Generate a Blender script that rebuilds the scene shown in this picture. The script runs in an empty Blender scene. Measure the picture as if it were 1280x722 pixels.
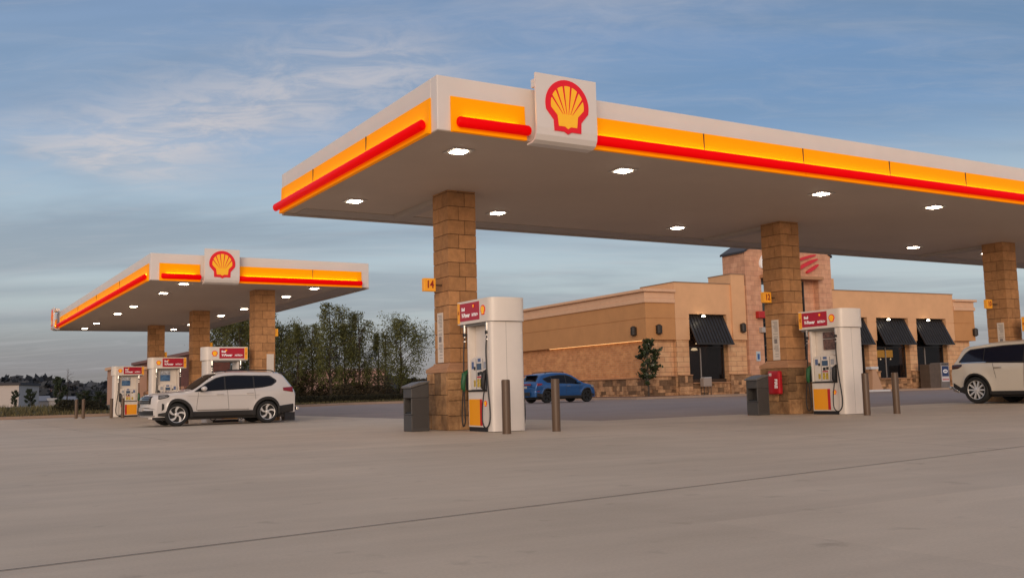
import bpy, bmesh, math, random
import numpy as np
from mathutils import Vector, Matrix
S = bpy.context.scene; C = S.collection; RAD = math.radians; PI = math.pi

# ------------------------------------------------------------------ camera
YAW, PITCH, ROLL, CAMH, FPX = RAD(30.933), RAD(5.916), RAD(-1.424), 0.7208, 1219.0
fw = Vector((math.sin(YAW)*math.cos(PITCH), math.cos(YAW)*math.cos(PITCH), math.sin(PITCH)))
rt = Vector((math.cos(YAW), -math.sin(YAW), 0)); up = rt.cross(fw)
r2 = math.cos(ROLL)*rt + math.sin(ROLL)*up; u2 = -math.sin(ROLL)*rt + math.cos(ROLL)*up
cam = bpy.data.objects.new('camera', bpy.data.cameras.new('camera')); C.objects.link(cam)
cam.matrix_world = Matrix(((r2.x, u2.x, -fw.x, 0), (r2.y, u2.y, -fw.y, 0), (r2.z, u2.z, -fw.z, CAMH), (0, 0, 0, 1)))
cam.data.sensor_width = 36; cam.data.lens = FPX/1280*36; cam.data.clip_start = .05; cam.data.clip_end = 6000
S.camera = cam

# ------------------------------------------------------------------ world: dusk sky
SUN_EL, SUN_AZ = RAD(13), RAD(215)      # azimuth clockwise from +Y: low behind the camera
W = bpy.data.worlds.new('World'); S.world = W; W.use_nodes = True
N = W.node_tree.nodes; L = W.node_tree.links; N.clear()
def wn(t, **k):
    n = N.new(t)
    for a, b in k.items(): setattr(n, a, b)
    return n
def wmath(op, a, b=None, c=None):
    n = wn('ShaderNodeMath', operation=op)
    for i, x in enumerate((a, b, c)):
        if x is None: continue
        if isinstance(x, (int, float)): n.inputs[i].default_value = x
        else: L.new(x, n.inputs[i])
    return n.outputs[0]
def wmix(f, a, b, mode='MIX'):
    n = wn('ShaderNodeMix', data_type='RGBA', blend_type=mode)
    for s, x in ((n.inputs['Factor'], f), (n.inputs['A'], a), (n.inputs['B'], b)):
        if isinstance(x, (int, float)): s.default_value = x
        elif isinstance(x, tuple): s.default_value = (*x, 1)
        else: L.new(x, s)
    return n.outputs['Result']
def wramp(x, stops, interp='EASE'):
    n = wn('ShaderNodeValToRGB'); n.color_ramp.interpolation = interp
    e = n.color_ramp.elements
    while len(e) < len(stops): e.new(.5)
    for k, (p, c) in enumerate(stops):
        e[k].position = p; e[k].color = (*c, 1) if isinstance(c, tuple) else (c, c, c, 1)
    L.new(x, n.inputs[0]); return n.outputs[0]
tc = wn('ShaderNodeTexCoord').outputs['Generated']
sep = wn('ShaderNodeSeparateXYZ'); L.new(tc, sep.inputs[0])
sx, sy, sz = sep.outputs
sky = wn('ShaderNodeTexSky', sky_type='NISHITA', sun_disc=False, sun_elevation=SUN_EL, sun_rotation=SUN_AZ)
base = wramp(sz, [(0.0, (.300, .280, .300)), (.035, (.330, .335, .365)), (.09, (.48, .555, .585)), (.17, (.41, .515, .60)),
                  (.28, (.255, .395, .590)), (.38, (.190, .320, .545)), (.50, (.42, .42, .50)), (.7, (.70, .60, .55)), (1.0, (.78, .64, .54))])  # unseen sky overhead made warm and bright to warm the ambient light
# flat cloud layer: project the view direction onto a high plane
den = wmath('ADD', wmath('MAXIMUM', sz, 0), .11)
px = wmath('DIVIDE', sx, den); py = wmath('DIVIDE', sy, den)
def layer(ax, ay, bx, by, scale, detail, rough, dist, w=0.0):
    cmb = wn('ShaderNodeCombineXYZ')
    L.new(wmath('ADD', wmath('MULTIPLY', px, ax), wmath('MULTIPLY', py, ay)), cmb.inputs[0])
    L.new(wmath('ADD', wmath('MULTIPLY', px, bx), wmath('MULTIPLY', py, by)), cmb.inputs[1])
    cmb.inputs[2].default_value = w
    n = wn('ShaderNodeTexNoise', noise_dimensions='3D'); L.new(cmb.outputs[0], n.inputs['Vector'])
    n.inputs['Scale'].default_value = scale; n.inputs['Detail'].default_value = detail
    n.inputs['Roughness'].default_value = rough; n.inputs['Distortion'].default_value = dist
    return n.outputs['Fac']
cy_, sy_ = math.cos(YAW), math.sin(YAW)
# streaks lie across the view
n1 = layer(cy_*.35, -sy_*.35, sy_*1.0, cy_*1.0, .9, 5, .55, .5, 3.1)
n2 = layer(cy_*.5, -sy_*.5, sy_*1.6, cy_*1.6, 1.7, 8, .62, .8, 7.7)
n3 = layer(cy_*1.0, -sy_*1.0, sy_*1.6, cy_*1.6, 5.5, 8, .65, .6, 1.7)
grey = wramp(n1, [(.43, 0.0), (.64, 1.0)])
greyc = wramp(sz, [(0.0, (.25, .235, .26)), (.12, (.27, .31, .37)), (.3, (.155, .255, .40)), (.4, (.155, .25, .4)), (.55, (.40, .36, .36)), (1, (.5, .43, .38))])
side = wmath('ADD', wmath('MULTIPLY', sx, rt.x), wmath('MULTIPLY', sy, rt.y))      # -.45 left .. .45 right of the view
leftf = wramp(wmath('ADD', side, .5), [(.05, 1.0), (.85, 0.0)]); high = wramp(sz, [(.16, 0.0), (.30, 1.0)]); low = wramp(sz, [(.0, 1.0), (.13, 0.0)])
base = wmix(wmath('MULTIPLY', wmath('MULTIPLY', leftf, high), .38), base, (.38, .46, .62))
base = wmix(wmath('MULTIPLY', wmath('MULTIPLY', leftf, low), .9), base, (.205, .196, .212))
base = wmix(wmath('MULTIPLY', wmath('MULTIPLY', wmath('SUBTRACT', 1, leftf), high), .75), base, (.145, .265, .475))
c1 = wmix(wmath('MULTIPLY', grey, .70), base, greyc)
thin = wramp(n2, [(.47, 0.0), (.72, 1.0)])
thin2 = wramp(layer(cy_*.8, -sy_*.8, sy_*2.4, cy_*2.4, 3.0, 9, .68, 1.1, 5.2), [(.46, 0.0), (.74, 1.0)])
c2 = wmix(wmath('MULTIPLY', thin, .22), c1, (.54, .53, .56))
c2 = wmix(wmath('MULTIPLY', thin2, .14), c2, (.56, .54, .56))
# the long pale band of cirrus in the upper left: a strip in the same cloud plane
ang = lambda x, y: (fw + r2*((x-640)/FPX) - u2*((y-361)/FPX)).normalized()
def plane_pt(x, y):
    d = ang(x, y); k = max(d.z, 0)+.11; return Vector((d.x/k, d.y/k))
A_, B_ = plane_pt(60, 215), plane_pt(640, 52)
dirv = (B_-A_); ln = dirv.length; dirv /= ln; nrm = Vector((-dirv.y, dirv.x))
wob = wmath('MULTIPLY', wmath('SUBTRACT', n1, .5), .25)
al = wmath('SUBTRACT', wmath('ADD', wmath('MULTIPLY', px, dirv.x), wmath('MULTIPLY', py, dirv.y)), A_.dot(dirv))
ac = wmath('ADD', wmath('SUBTRACT', wmath('ADD', wmath('MULTIPLY', px, nrm.x), wmath('MULTIPLY', py, nrm.y)), A_.dot(nrm)), wob)
band = wmath('POWER', 2.718, wmath('MULTIPLY', wmath('MULTIPLY', ac, ac), -17.0))
ends = wmath('MULTIPLY', wramp(wmath('DIVIDE', al, ln), [(.0, .0), (.12, 1.0), (.75, .8), (1.0, .2)]), 1.0)
bandf = wmath('MULTIPLY', wmath('MULTIPLY', band, ends), wramp(n3, [(.36, .30), (.64, 1.0)]))
c3 = wmix(wmath('MULTIPLY', bandf, .80), c2, (.66, .60, .59))
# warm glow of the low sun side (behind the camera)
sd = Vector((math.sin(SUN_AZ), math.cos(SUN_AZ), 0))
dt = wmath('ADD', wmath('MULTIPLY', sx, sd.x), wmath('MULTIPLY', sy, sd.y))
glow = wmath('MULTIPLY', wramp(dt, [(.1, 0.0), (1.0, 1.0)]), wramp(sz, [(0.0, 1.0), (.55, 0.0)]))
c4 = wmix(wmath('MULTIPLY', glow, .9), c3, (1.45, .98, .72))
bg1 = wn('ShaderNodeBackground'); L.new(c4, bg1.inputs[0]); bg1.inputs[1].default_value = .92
bg2 = wn('ShaderNodeBackground'); L.new(sky.outputs[0], bg2.inputs[0]); bg2.inputs[1].default_value = .01
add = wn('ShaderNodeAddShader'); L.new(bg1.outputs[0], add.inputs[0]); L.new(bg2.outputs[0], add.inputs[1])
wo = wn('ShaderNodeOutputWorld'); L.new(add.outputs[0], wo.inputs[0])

sl = bpy.data.lights.new('sun', 'SUN'); sl.energy = 1.6; sl.angle = RAD(35); sl.color = (1, .80, .62)
so = bpy.data.objects.new('sun', sl); C.objects.link(so)
sv = Vector((math.sin(SUN_AZ)*math.cos(SUN_EL), math.cos(SUN_AZ)*math.cos(SUN_EL), math.sin(SUN_EL)))
so.rotation_euler = sv.to_track_quat('Z', 'Y').to_euler()
S.view_settings.view_transform = 'Standard'; S.view_settings.look = 'None'; S.view_settings.exposure = 0; S.view_settings.gamma = 1

# ------------------------------------------------------------------ helpers
def srgb(r, g, b):
    f = lambda c: (c/255/12.92) if c <= 10 else ((c/255+.055)/1.055)**2.4
    return (f(r), f(g), f(b))
MATS = {}
def mat(name, col, rough=.6, metal=0, noise=None, bump=None, tint=0, emit=None, spec=.5, coat=0, stretch=(1, 1, 1), col2=None):
    if name in MATS: return MATS[name]
    m = bpy.data.materials.new(name); m.use_nodes = True; nt = m.node_tree; nn, ll = nt.nodes, nt.links
    b = nn['Principled BSDF']; b.inputs['Base Color'].default_value = (*col, 1); b.inputs['Roughness'].default_value = rough
    b.inputs['Metallic'].default_value = metal; b.inputs['Specular IOR Level'].default_value = spec
    b.inputs['Coat Weight'].default_value = coat; b.inputs['Coat Roughness'].default_value = .06
    src = None
    def node(t): return nn.new(t)
    if noise or bump:
        t_ = node('ShaderNodeTexCoord'); mp = node('ShaderNodeMapping'); mp.inputs['Scale'].default_value = stretch
        ll.new(t_.outputs['Object'], mp.inputs[0])
    if noise:
        sc, amt = noise[:2]
        a = node('ShaderNodeTexNoise'); a.inputs['Scale'].default_value = sc; a.inputs['Detail'].default_value = 6; a.inputs['Roughness'].default_value = .62
        ll.new(mp.outputs[0], a.inputs['Vector'])
        r = node('ShaderNodeValToRGB'); r.color_ramp.elements[0].position = .3; r.color_ramp.elements[1].position = .72
        c2 = col2 or tuple(c*(1+amt) for c in col)
        r.color_ramp.elements[0].color = (*[c*(1-amt) for c in col], 1); r.color_ramp.elements[1].color = (*c2, 1)
        ll.new(a.outputs['Fac'], r.inputs[0]); src = r.outputs[0]
    if tint:
        at = node('ShaderNodeAttribute'); at.attribute_name = 'tint'
        mm = node('ShaderNodeMath'); mm.operation = 'MULTIPLY_ADD'; mm.inputs[1].default_value = tint; mm.inputs[2].default_value = 1
        ll.new(at.outputs['Fac'], mm.inputs[0])
        vm = node('ShaderNodeVectorMath'); vm.operation = 'SCALE'
        if src: ll.new(src, vm.inputs[0])
        else: vm.inputs[0].default_value = col
        ll.new(mm.outputs[0], vm.inputs['Scale']); src = vm.outputs[0]
    if src: ll.new(src, b.inputs['Base Color'])
    if bump:
        a = node('ShaderNodeTexNoise'); a.inputs['Scale'].default_value = bump[0]; a.inputs['Detail'].default_value = 5
        ll.new(mp.outputs[0], a.inputs['Vector'])
        bp = node('ShaderNodeBump'); bp.inputs['Strength'].default_value = bump[1]; bp.inputs['Distance'].default_value = bump[2] if len(bump) > 2 else .02
        ll.new(a.outputs['Fac'], bp.inputs['Height']); ll.new(bp.outputs[0], b.inputs['Normal'])
    if emit:
        b.inputs['Emission Color'].default_value = (*emit[0], 1); b.inputs['Emission Strength'].default_value = emit[1]
    MATS[name] = m; return m

class MB:
    def __init__(s): s.v = []; s.f = []; s.m = []; s.t = []
    def add(s, vs, fs, m=0, t=0.0):
        o = len(s.v); s.v += [tuple(v) for v in vs]
        for f in fs: s.f.append(tuple(i+o for i in f)); s.m.append(m); s.t.append(t)
    def box(s, a, b, m=0, t=0.0):
        x0, y0, z0 = a; x1, y1, z1 = b
        s.add([(x0, y0, z0), (x1, y0, z0), (x1, y1, z0), (x0, y1, z0), (x0, y0, z1), (x1, y0, z1), (x1, y1, z1), (x0, y1, z1)],
              [(3, 2, 1, 0), (4, 5, 6, 7), (0, 1, 5, 4), (1, 2, 6, 5), (2, 3, 7, 6), (3, 0, 4, 7)], m, t)
    def prism(s, poly, fn, d0, d1, m=0, t=0.0):
        """2-D polygon extruded from d0 to d1; fn(a,b,d)->xyz"""
        n = len(poly)
        s.add([fn(a, b, d0) for a, b in poly]+[fn(a, b, d1) for a, b in poly],
              [tuple(range(n))[::-1], tuple(range(n, 2*n))]+[(i, (i+1) % n, n+(i+1) % n, n+i) for i in range(n)], m, t)
    def tube(s, pts, rad, n=8, m=0, cap=True, t=0.0):
        P = [Vector(p) for p in pts]; K = len(P)
        R = rad if isinstance(rad, (list, tuple)) else [rad]*K
        vs = []; ref = None
        for i, p in enumerate(P):
            d = (P[min(i+1, K-1)]-P[max(i-1, 0)])
            d = d.normalized() if d.length > 1e-9 else Vector((0, 0, 1))
            if ref is None: ref = Vector((1, 0, 0)) if abs(d.x) < .8 else Vector((0, 1, 0))
            a = (ref-d*ref.dot(d)).normalized(); b = d.cross(a); ref = a
            vs += [p+R[i]*(math.cos(2*PI*k/n)*a+math.sin(2*PI*k/n)*b) for k in range(n)]
        fs = [(i*n+k, i*n+(k+1) % n, (i+1)*n+(k+1) % n, (i+1)*n+k) for i in range(K-1) for k in range(n)]
        if cap: fs += [tuple(range(n))[::-1], tuple(range((K-1)*n, K*n))]
        s.add(vs, fs, m, t)
    def lathe(s, prof, axis='z', n=32, m=0, c=(0, 0, 0)):
        """profile of (radius, height)"""
        vs = []
        for r, h in prof:
            for k in range(n):
                a = 2*PI*k/n; x, y = r*math.cos(a), r*math.sin(a)
                p = {'z': (x, y, h), 'y': (x, h, y), 'x': (h, x, y)}[axis]
                vs.append((p[0]+c[0], p[1]+c[1], p[2]+c[2]))
        K = len(prof)
        s.add(vs, [(i*n+k, i*n+(k+1) % n, (i+1)*n+(k+1) % n, (i+1)*n+k) for i in range(K-1) for k in range(n)], m)
    def build(s, name, mats, parent=None, smooth=False, bevel=0, loc=None):
        me = bpy.data.meshes.new(name); me.from_pydata(s.v, [], s.f)
        if not isinstance(mats, (list, tuple)): mats = [mats]
        for x in mats: me.materials.append(x)
        me.polygons.foreach_set('material_index', s.m)
        at = me.attributes.new('tint', 'FLOAT', 'FACE'); at.data.foreach_set('value', s.t)
        bm = bmesh.new(); bm.from_mesh(me); bmesh.ops.recalc_face_normals(bm, faces=bm.faces); bm.to_mesh(me); bm.free()
        if smooth:
            me.polygons.foreach_set('use_smooth', [True]*len(me.polygons)); me.set_sharp_from_angle(angle=RAD(38))
        me.update()
        o = bpy.data.objects.new(name, me); C.objects.link(o)
        if parent: o.parent = parent
        if loc: o.location = loc
        if bevel:
            b = o.modifiers.new('bevel', 'BEVEL'); b.width = bevel; b.segments = 2; b.limit_method = 'ANGLE'; b.angle_limit = RAD(40)
        return o
def mesh_raw(name, vs, fs, m, parent=None, tints=None):
    me = bpy.data.meshes.new(name); me.from_pydata(vs, [], fs)
    me.materials.append(m)
    if tints is not None:
        at = me.attributes.new('tint', 'FLOAT', 'FACE'); at.data.foreach_set('value', tints)
    o = bpy.data.objects.new(name, me); C.objects.link(o)
    if parent: o.parent = parent
    return o
def thing(name, label, cat, loc=(0, 0, 0), rz=0, group=None, scale=1):
    o = bpy.data.objects.new(name, None); C.objects.link(o); o.empty_display_size = .2
    o.location = loc; o.rotation_euler = (0, 0, rz); o.scale = (scale,)*3 if not isinstance(scale, tuple) else scale
    o['label'] = label; o['category'] = cat
    if group: o['group'] = group
    return o
def tag(o, label, cat, group=None):
    o['label'] = label; o['category'] = cat
    if group: o['group'] = group
    return o
def struct(o, kind='structure'): o['kind'] = kind; return o
def kids(o): return [c for c in bpy.data.objects if c.parent == o]
def copy_tree(root, loc, rz, label, group=None, scale=None, skip=()):
    def rec(o, parent):
        c = o.copy(); C.objects.link(c)
        if parent: c.parent = parent
        for ch in kids(o):
            if ch.name.split('.')[0] not in skip: rec(ch, c)
        return c
    r = rec(root, None); r.location = loc; r.rotation_euler = (0, 0, rz); r['label'] = label
    if group: r['group'] = group
    if scale: r.scale = scale if isinstance(scale, tuple) else (scale,)*3
    return r
_font = {}
def text(txt, size, m, parent, loc, rot, name='lettering', depth=.002, sx=1, shear=0, bold=0):
    cu = bpy.data.curves.new(name, 'FONT'); cu.body = txt; cu.size = size; cu.extrude = depth; cu.shear = shear
    cu.align_x = 'CENTER'; cu.align_y = 'CENTER'; cu.offset = bold; cu.resolution_u = 3
    tmp = bpy.data.objects.new('tmp', cu); C.objects.link(tmp)
    dg = bpy.context.evaluated_depsgraph_get(); me = bpy.data.meshes.new_from_object(tmp.evaluated_get(dg))
    bpy.data.objects.remove(tmp); bpy.data.curves.remove(cu)
    me.materials.clear(); me.materials.append(m)
    o = bpy.data.objects.new(name, me); C.objects.link(o); o.parent = parent; o.location = loc; o.rotation_euler = rot; o.scale = (sx, 1, 1)
    return o

def sst(t): t = min(1, max(0, t)); return t*t*(3-2*t)
def gz(x, y): return -.10*sst((y-18)/12)*(1-sst((x-10)/10)) + .05*sst((x-18)/6)*(1-sst((y-60)/20))

# ------------------------------------------------------------------ materials
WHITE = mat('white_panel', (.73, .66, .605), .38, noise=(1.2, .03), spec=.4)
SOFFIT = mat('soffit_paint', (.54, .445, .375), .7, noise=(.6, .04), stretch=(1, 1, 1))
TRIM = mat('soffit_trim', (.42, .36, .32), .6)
YEL = mat('backlit_yellow', (.82, .36, .0), .6, emit=((1, .18, .0), .27), spec=.08)
RED = mat('backlit_red', (.50, .0, .002), .5, emit=((1, .0, .0), .44), spec=.08)
STRIP = mat('fascia_lamp', (1, .8, .3), .5, emit=((1, .62, .05), 17))
LAMP = mat('ceiling_lamp_lens', (1, 1, 1), .5, emit=((1, .82, .62), 42))
DARK = mat('seam_dark', (.03, .028, .025), .7)
EMR = mat('emblem_red', (.62, .005, .012), .35, emit=((1, .0, .01), .18))
EMY = mat('emblem_yellow', (.85, .42, .01), .35, emit=((1, .45, .01), .22))
PRED = mat('panel_red', (.36, .008, .022), .35, emit=((.5, .005, .03), .12))
PWHITE = mat('pump_white', (.72, .655, .59), .32, noise=(2.5, .035), spec=.45)
PORANGE = mat('pump_orange', (.85, .33, .01), .35, emit=((1, .4, .01), .04))
PREDS = mat('pump_red_strip', (.55, .01, .012), .35)
BLACK = mat('black_rubber', (.013, .013, .014), .5)
CHROME = mat('bright_metal', (.62, .60, .57), .22, 1)
SCREEN = mat('screen_glass', (.03, .05, .08), .15, emit=((.15, .25, .4), .10))
BLOCK = mat('split_block', (.425, .215, .090), .88, noise=(7, .20), bump=(40, .7, .016), tint=.17)
MORTAR = mat('mortar', (.05, .028, .016), .9)
STONE = mat('rough_stone', (.27, .135, .055), .88, noise=(5, .36), bump=(18, .8, .03), tint=.38, col2=(.42, .24, .11))
CAPS = mat('cast_stone', (.42, .22, .115), .8, noise=(6, .1), bump=(60, .3, .01))
BOLL = mat('brown_paint', (.105, .062, .034), .45, noise=(6, .12), stretch=(1, 1, .2))
BIN = mat('bin_grey', (.060, .056, .053), .5, noise=(5, .12))
BINL = mat('bin_lid', (.12, .115, .11), .45, noise=(5, .12))
PAPER = mat('notice_paper', (.66, .58, .50), .6)
INK = mat('dark_ink', (.05, .045, .05), .6)
GREEN = mat('green_nozzle', (.01, .09, .03), .4)
STUCCO = mat('tan_stucco', (.68, .390, .205), .9, noise=(1.3, .06), bump=(80, .25, .01))
STUCD = mat('brown_stucco', (.52, .255, .100), .9, noise=(1.0, .07), bump=(80, .25, .01))
MOULD = mat('cornice_stucco', (.68, .42, .26), .85, noise=(2, .05), bump=(80, .2, .01))
AWN = mat('awning_metal', (.022, .020, .019), .42, noise=(3, .2))
FRAME = mat('window_frame', (.035, .03, .027), .4)
WALLIN = mat('interior_dark', (.02, .016, .014), .9)
ROOFD = mat('dark_roof_metal', (.035, .032, .034), .5)

# ------------------------------------------------------------------ ground
def sheet(name, xs, ys, m, dz, keep=None):
    vs = [(x, y, gz(x, y)+dz) for y in ys for x in xs]; nx = len(xs); fs = []
    for j in range(len(ys)-1):
        for i in range(nx-1):
            if keep and not keep((xs[i]+xs[i+1])/2, (ys[j]+ys[j+1])/2): continue
            fs.append((j*nx+i, j*nx+i+1, (j+1)*nx+i+1, (j+1)*nx+i))
    return mesh_raw(name, vs, fs, m)
def rng(a, b, st):
    n = max(1, int(round((b-a)/st))); return [a+(b-a)*i/n for i in range(n+1)]
def ground_mat(name, dark, light, rough, fine, streak, patch, slab=False):
    m = bpy.data.materials.new(name); m.use_nodes = True; nn, ll = m.node_tree.nodes, m.node_tree.links
    b = nn['Principled BSDF']; b.inputs['Specular IOR Level'].default_value = .35
    t = nn.new('ShaderNodeTexCoord')
    def noise(scale, det, stretch=(1, 1, 1), rot=0):
        mp = nn.new('ShaderNodeMapping'); mp.inputs['Scale'].default_value = stretch; mp.inputs['Rotation'].default_value = (0, 0, rot)
        ll.new(t.outputs['Object'], mp.inputs[0]); n = nn.new('ShaderNodeTexNoise')
        n.inputs['Scale'].default_value = scale; n.inputs['Detail'].default_value = det; n.inputs['Roughness'].default_value = .6
        ll.new(mp.outputs[0], n.inputs['Vector']); return n.outputs['Fac']
    def M(op, a, b_):
        n = nn.new('ShaderNodeMath'); n.operation = op
        for i, x in enumerate((a, b_)):
            if isinstance(x, float): n.inputs[i].default_value = x
            else: ll.new(x, n.inputs[i])
        return n.outputs[0]
    f = M('ADD', M('MULTIPLY', noise(.35, 5), patch), M('ADD', M('MULTIPLY', noise(2.2, 7, (.25, 1.6, 1), .35), streak), M('MULTIPLY', noise(60., 4), fine)))
    # scattered old drips and oil marks
    sp = nn.new('ShaderNodeTexNoise'); sp.inputs['Scale'].default_value = 3.3; sp.inputs['Detail'].default_value = 3
    ll.new(t.outputs['Object'], sp.inputs['Vector'])
    r = nn.new('ShaderNodeValToRGB'); r.color_ramp.elements[0].position = .33; r.color_ramp.elements[1].position = .67
    r.color_ramp.elements[0].color = (*dark, 1); r.color_ramp.elements[1].color = (*light, 1); ll.new(f, r.inputs[0])
    r2_ = nn.new('ShaderNodeValToRGB'); r2_.color_ramp.elements[0].position = .64; r2_.color_ramp.elements[1].position = .80
    r2_.color_ramp.elements[0].color = (1, 1, 1, 1); r2_.color_ramp.elements[1].color = (.70, .69, .68, 1); ll.new(sp.outputs['Fac'], r2_.inputs[0])
    mx = nn.new('ShaderNodeMix'); mx.data_type = 'RGBA'; mx.blend_type = 'MULTIPLY'; mx.inputs['Factor'].default_value = 1
    ll.new(r.outputs[0], mx.inputs['A']); ll.new(r2_.outputs[0], mx.inputs['B']); ll.new(mx.outputs['Result'], b.inputs['Base Color'])
    if slab:
        sp2 = nn.new('ShaderNodeSeparateXYZ'); ll.new(t.outputs['Object'], sp2.inputs[0])
        def cell(o_, off, w_):
            q = nn.new('ShaderNodeMath'); q.operation = 'ADD'; q.inputs[1].default_value = off; ll.new(o_, q.inputs[0])
            q2 = nn.new('ShaderNodeMath'); q2.operation = 'DIVIDE'; q2.inputs[1].default_value = w_; ll.new(q.outputs[0], q2.inputs[0])
            q3 = nn.new('ShaderNodeMath'); q3.operation = 'FLOOR'; ll.new(q2.outputs[0], q3.inputs[0]); return q3.outputs[0]
        cc = nn.new('ShaderNodeCombineXYZ'); ll.new(cell(sp2.outputs[0], 5.2, 8.8), cc.inputs[0]); ll.new(cell(sp2.outputs[1], -12.1, 8.1), cc.inputs[1])
        wn_ = nn.new('ShaderNodeTexWhiteNoise'); ll.new(cc.outputs[0], wn_.inputs['Vector'])
        mm = nn.new('ShaderNodeMath'); mm.operation = 'MULTIPLY_ADD'; mm.inputs[1].default_value = .10; mm.inputs[2].default_value = .95; ll.new(wn_.outputs['Value'], mm.inputs[0])
        big_n = noise(.9, 9, (.5, 1.2, 1), .6); mb_ = nn.new('ShaderNodeMath'); mb_.operation = 'MULTIPLY_ADD'; mb_.inputs[1].default_value = .34; mb_.inputs[2].default_value = .83; ll.new(big_n, mb_.inputs[0])
        vs_ = nn.new('ShaderNodeVectorMath'); vs_.operation = 'SCALE'; ll.new(mx.outputs['Result'], vs_.inputs[0]); ll.new(M('MULTIPLY', mm.outputs[0], mb_.outputs[0]), vs_.inputs['Scale']); ll.new(vs_.outputs[0], b.inputs['Base Color'])
    rr = nn.new('ShaderNodeMath'); rr.operation = 'MULTIPLY_ADD'; rr.inputs[1].default_value = .22; rr.inputs[2].default_value = rough-.11
    ll.new(noise(1.1, 4), rr.inputs[0]); ll.new(rr.outputs[0], b.inputs['Roughness'])
    bp = nn.new('ShaderNodeBump'); bp.inputs['Strength'].default_value = .35; bp.inputs['Distance'].default_value = .004
    ll.new(noise(140., 4), bp.inputs['Height']); ll.new(bp.outputs[0], b.inputs['Normal'])
    return m
CONC = ground_mat('brushed_concrete', (.43, .342, .248), (.605, .488, .366), .66, .30, .26, .46, True)
ASPH = ground_mat('asphalt_lot', (.235, .182, .160), (.345, .270, .235), .82, .3, .3, .4)
SIDE = ground_mat('sidewalk_concrete', (.30, .21, .155), (.42, .31, .23), .85, .3, .3, .4)
EARTH = mat('dry_field', (.075, .062, .028), .95, noise=(.12, .4), col2=(.12, .10, .05))
big = [-1500, -700, -300, -150, -80] + rng(-60, 80, 4) + [110, 160, 300, 700, 1500]
struct(sheet('ground', big, [-200, -60] + rng(-20, 100, 4) + [130, 170, 300, 600, 1200, 2500], EARTH, -.07))
struct(sheet('asphalt_lot', rng(-60, 90, 1.5), rng(17, 64, 1.), ASPH, -.016))
struct(sheet('concrete_apron', rng(-60, -40, 20)+rng(-40, 12.8, 1.2)[1:]+rng(12.8, 90, 1.93)[1:], [-60, -20]+rng(-10, 17.7, .9235)+rng(17.7, 53.2, 1.11)[1:], CONC, 0,
     keep=lambda x, y: y < 17.7 or x < 12.8))
# sawn joints in the slab
jb = MB()
def joint(p, q, w=.012):
    p, q = Vector(p), Vector(q); d = (q-p).normalized(); n = Vector((-d.y, d.x))*w/2
    K = max(1, int((q-p).length/1.0))
    for i in range(K):
        a = p+(q-p)*i/K; b = p+(q-p)*(i+1)/K
        jb.add([(c.x, c.y, gz(c.x, c.y)+.004) for c in (a-n, b-n, b+n, a+n)], [(0, 1, 2, 3)])
joint((-12, 3.15), (40, 10.3)); joint((-12, 12.1), (12.0, 12.1), .010); joint((-4, 12.1-8.6), (-4, 12.0), .01)
joint((9.4, 6.1), (12.6, 17.7), .008); joint((12.0, 12.8), (40, 12.8), .012)
for x in (-5.2, 3.6): joint((x, 17.7), (x, 53), .012)
joint((-30, 22), (12.8, 22)); joint((-30, 28.4), (12.8, 28.4)); joint((19.8, 12.8), (19.8, 17.6))
struct(jb.build('slab_joints', mat('joint_dark', (.045, .036, .03), .9)))
ml = MB()
def stripe(p, q, w=.1):
    p, q = Vector(p), Vector(q); d = (q-p).normalized(); n = Vector((-d.y, d.x))*w/2
    K = max(1, int((q-p).length/1.5))
    for i in range(K):
        a = p+(q-p)*i/K; b = p+(q-p)*(i+1)/K
        ml.add([(c.x, c.y, gz(c.x, c.y)-.010) for c in (a-n, b-n, b+n, a+n)], [(0, 1, 2, 3)])
stripe((13, 38), (34, 38), .16); stripe((14, 47), (24, 47), .1)
for x in (22.4, 25.0, 31.6): stripe((x, 38.1), (x, 43.2), .1)
for k in range(7): stripe((42.5+2.6*k, 34.5), (42.6+2.6*k, 38.8), .1)
struct(ml.build('parking_stripes', mat('worn_paint', (.30, .285, .27), .7, noise=(4, .3))))

# verge: kerb + grass beyond the drive
edge = [(-120, 52.6), (2.9, 54.6), (8, 55.8), (24, 60.6), (33.2, 60.6), (33.2, 200)]
kb = MB(); vb = MB()
for (a, b) in zip(edge[:4], edge[1:5]):
    a, b = Vector(a), Vector(b); d = (b-a).normalized(); n = Vector((-d.y, d.x)); K = max(1, int((b-a).length/3))
    for i in range(K):
        p = a+(b-a)*i/K; q = a+(b-a)*(i+1)/K
        c = [p, q, q+n*.16, p+n*.16]
        z0 = [gz(x.x, x.y)-.06 for x in c]
        kb.add([(x.x, x.y, z) for x, z in zip(c, z0)]+[(x.x, x.y, z+.19) for x, z in zip(c, z0)],
               [(4, 5, 6, 7), (0, 1, 5, 4), (3, 2, 6, 7), (0, 3, 7, 4), (1, 2, 6, 5)])
struct(kb.build('kerb', SIDE))
vs = []; fs = []
pl = [Vector(p) for p in edge[:5]]
for i, p in enumerate(pl):
    for far in (.16, 3, 10, 30): vs.append((p.x, p.y+far, gz(p.x, p.y)+.12+.012*far*(1 if p.x < 12 else .3)))
for i in range(4):
    for k in range(3): fs.append((i*4+k, (i+1)*4+k, (i+1)*4+k+1, i*4+k+1))
struct(mesh_raw('verge', vs, fs, mat('verge_turf', (.055, .055, .02), .95, noise=(.6, .5), col2=(.12, .095, .045))))

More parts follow.
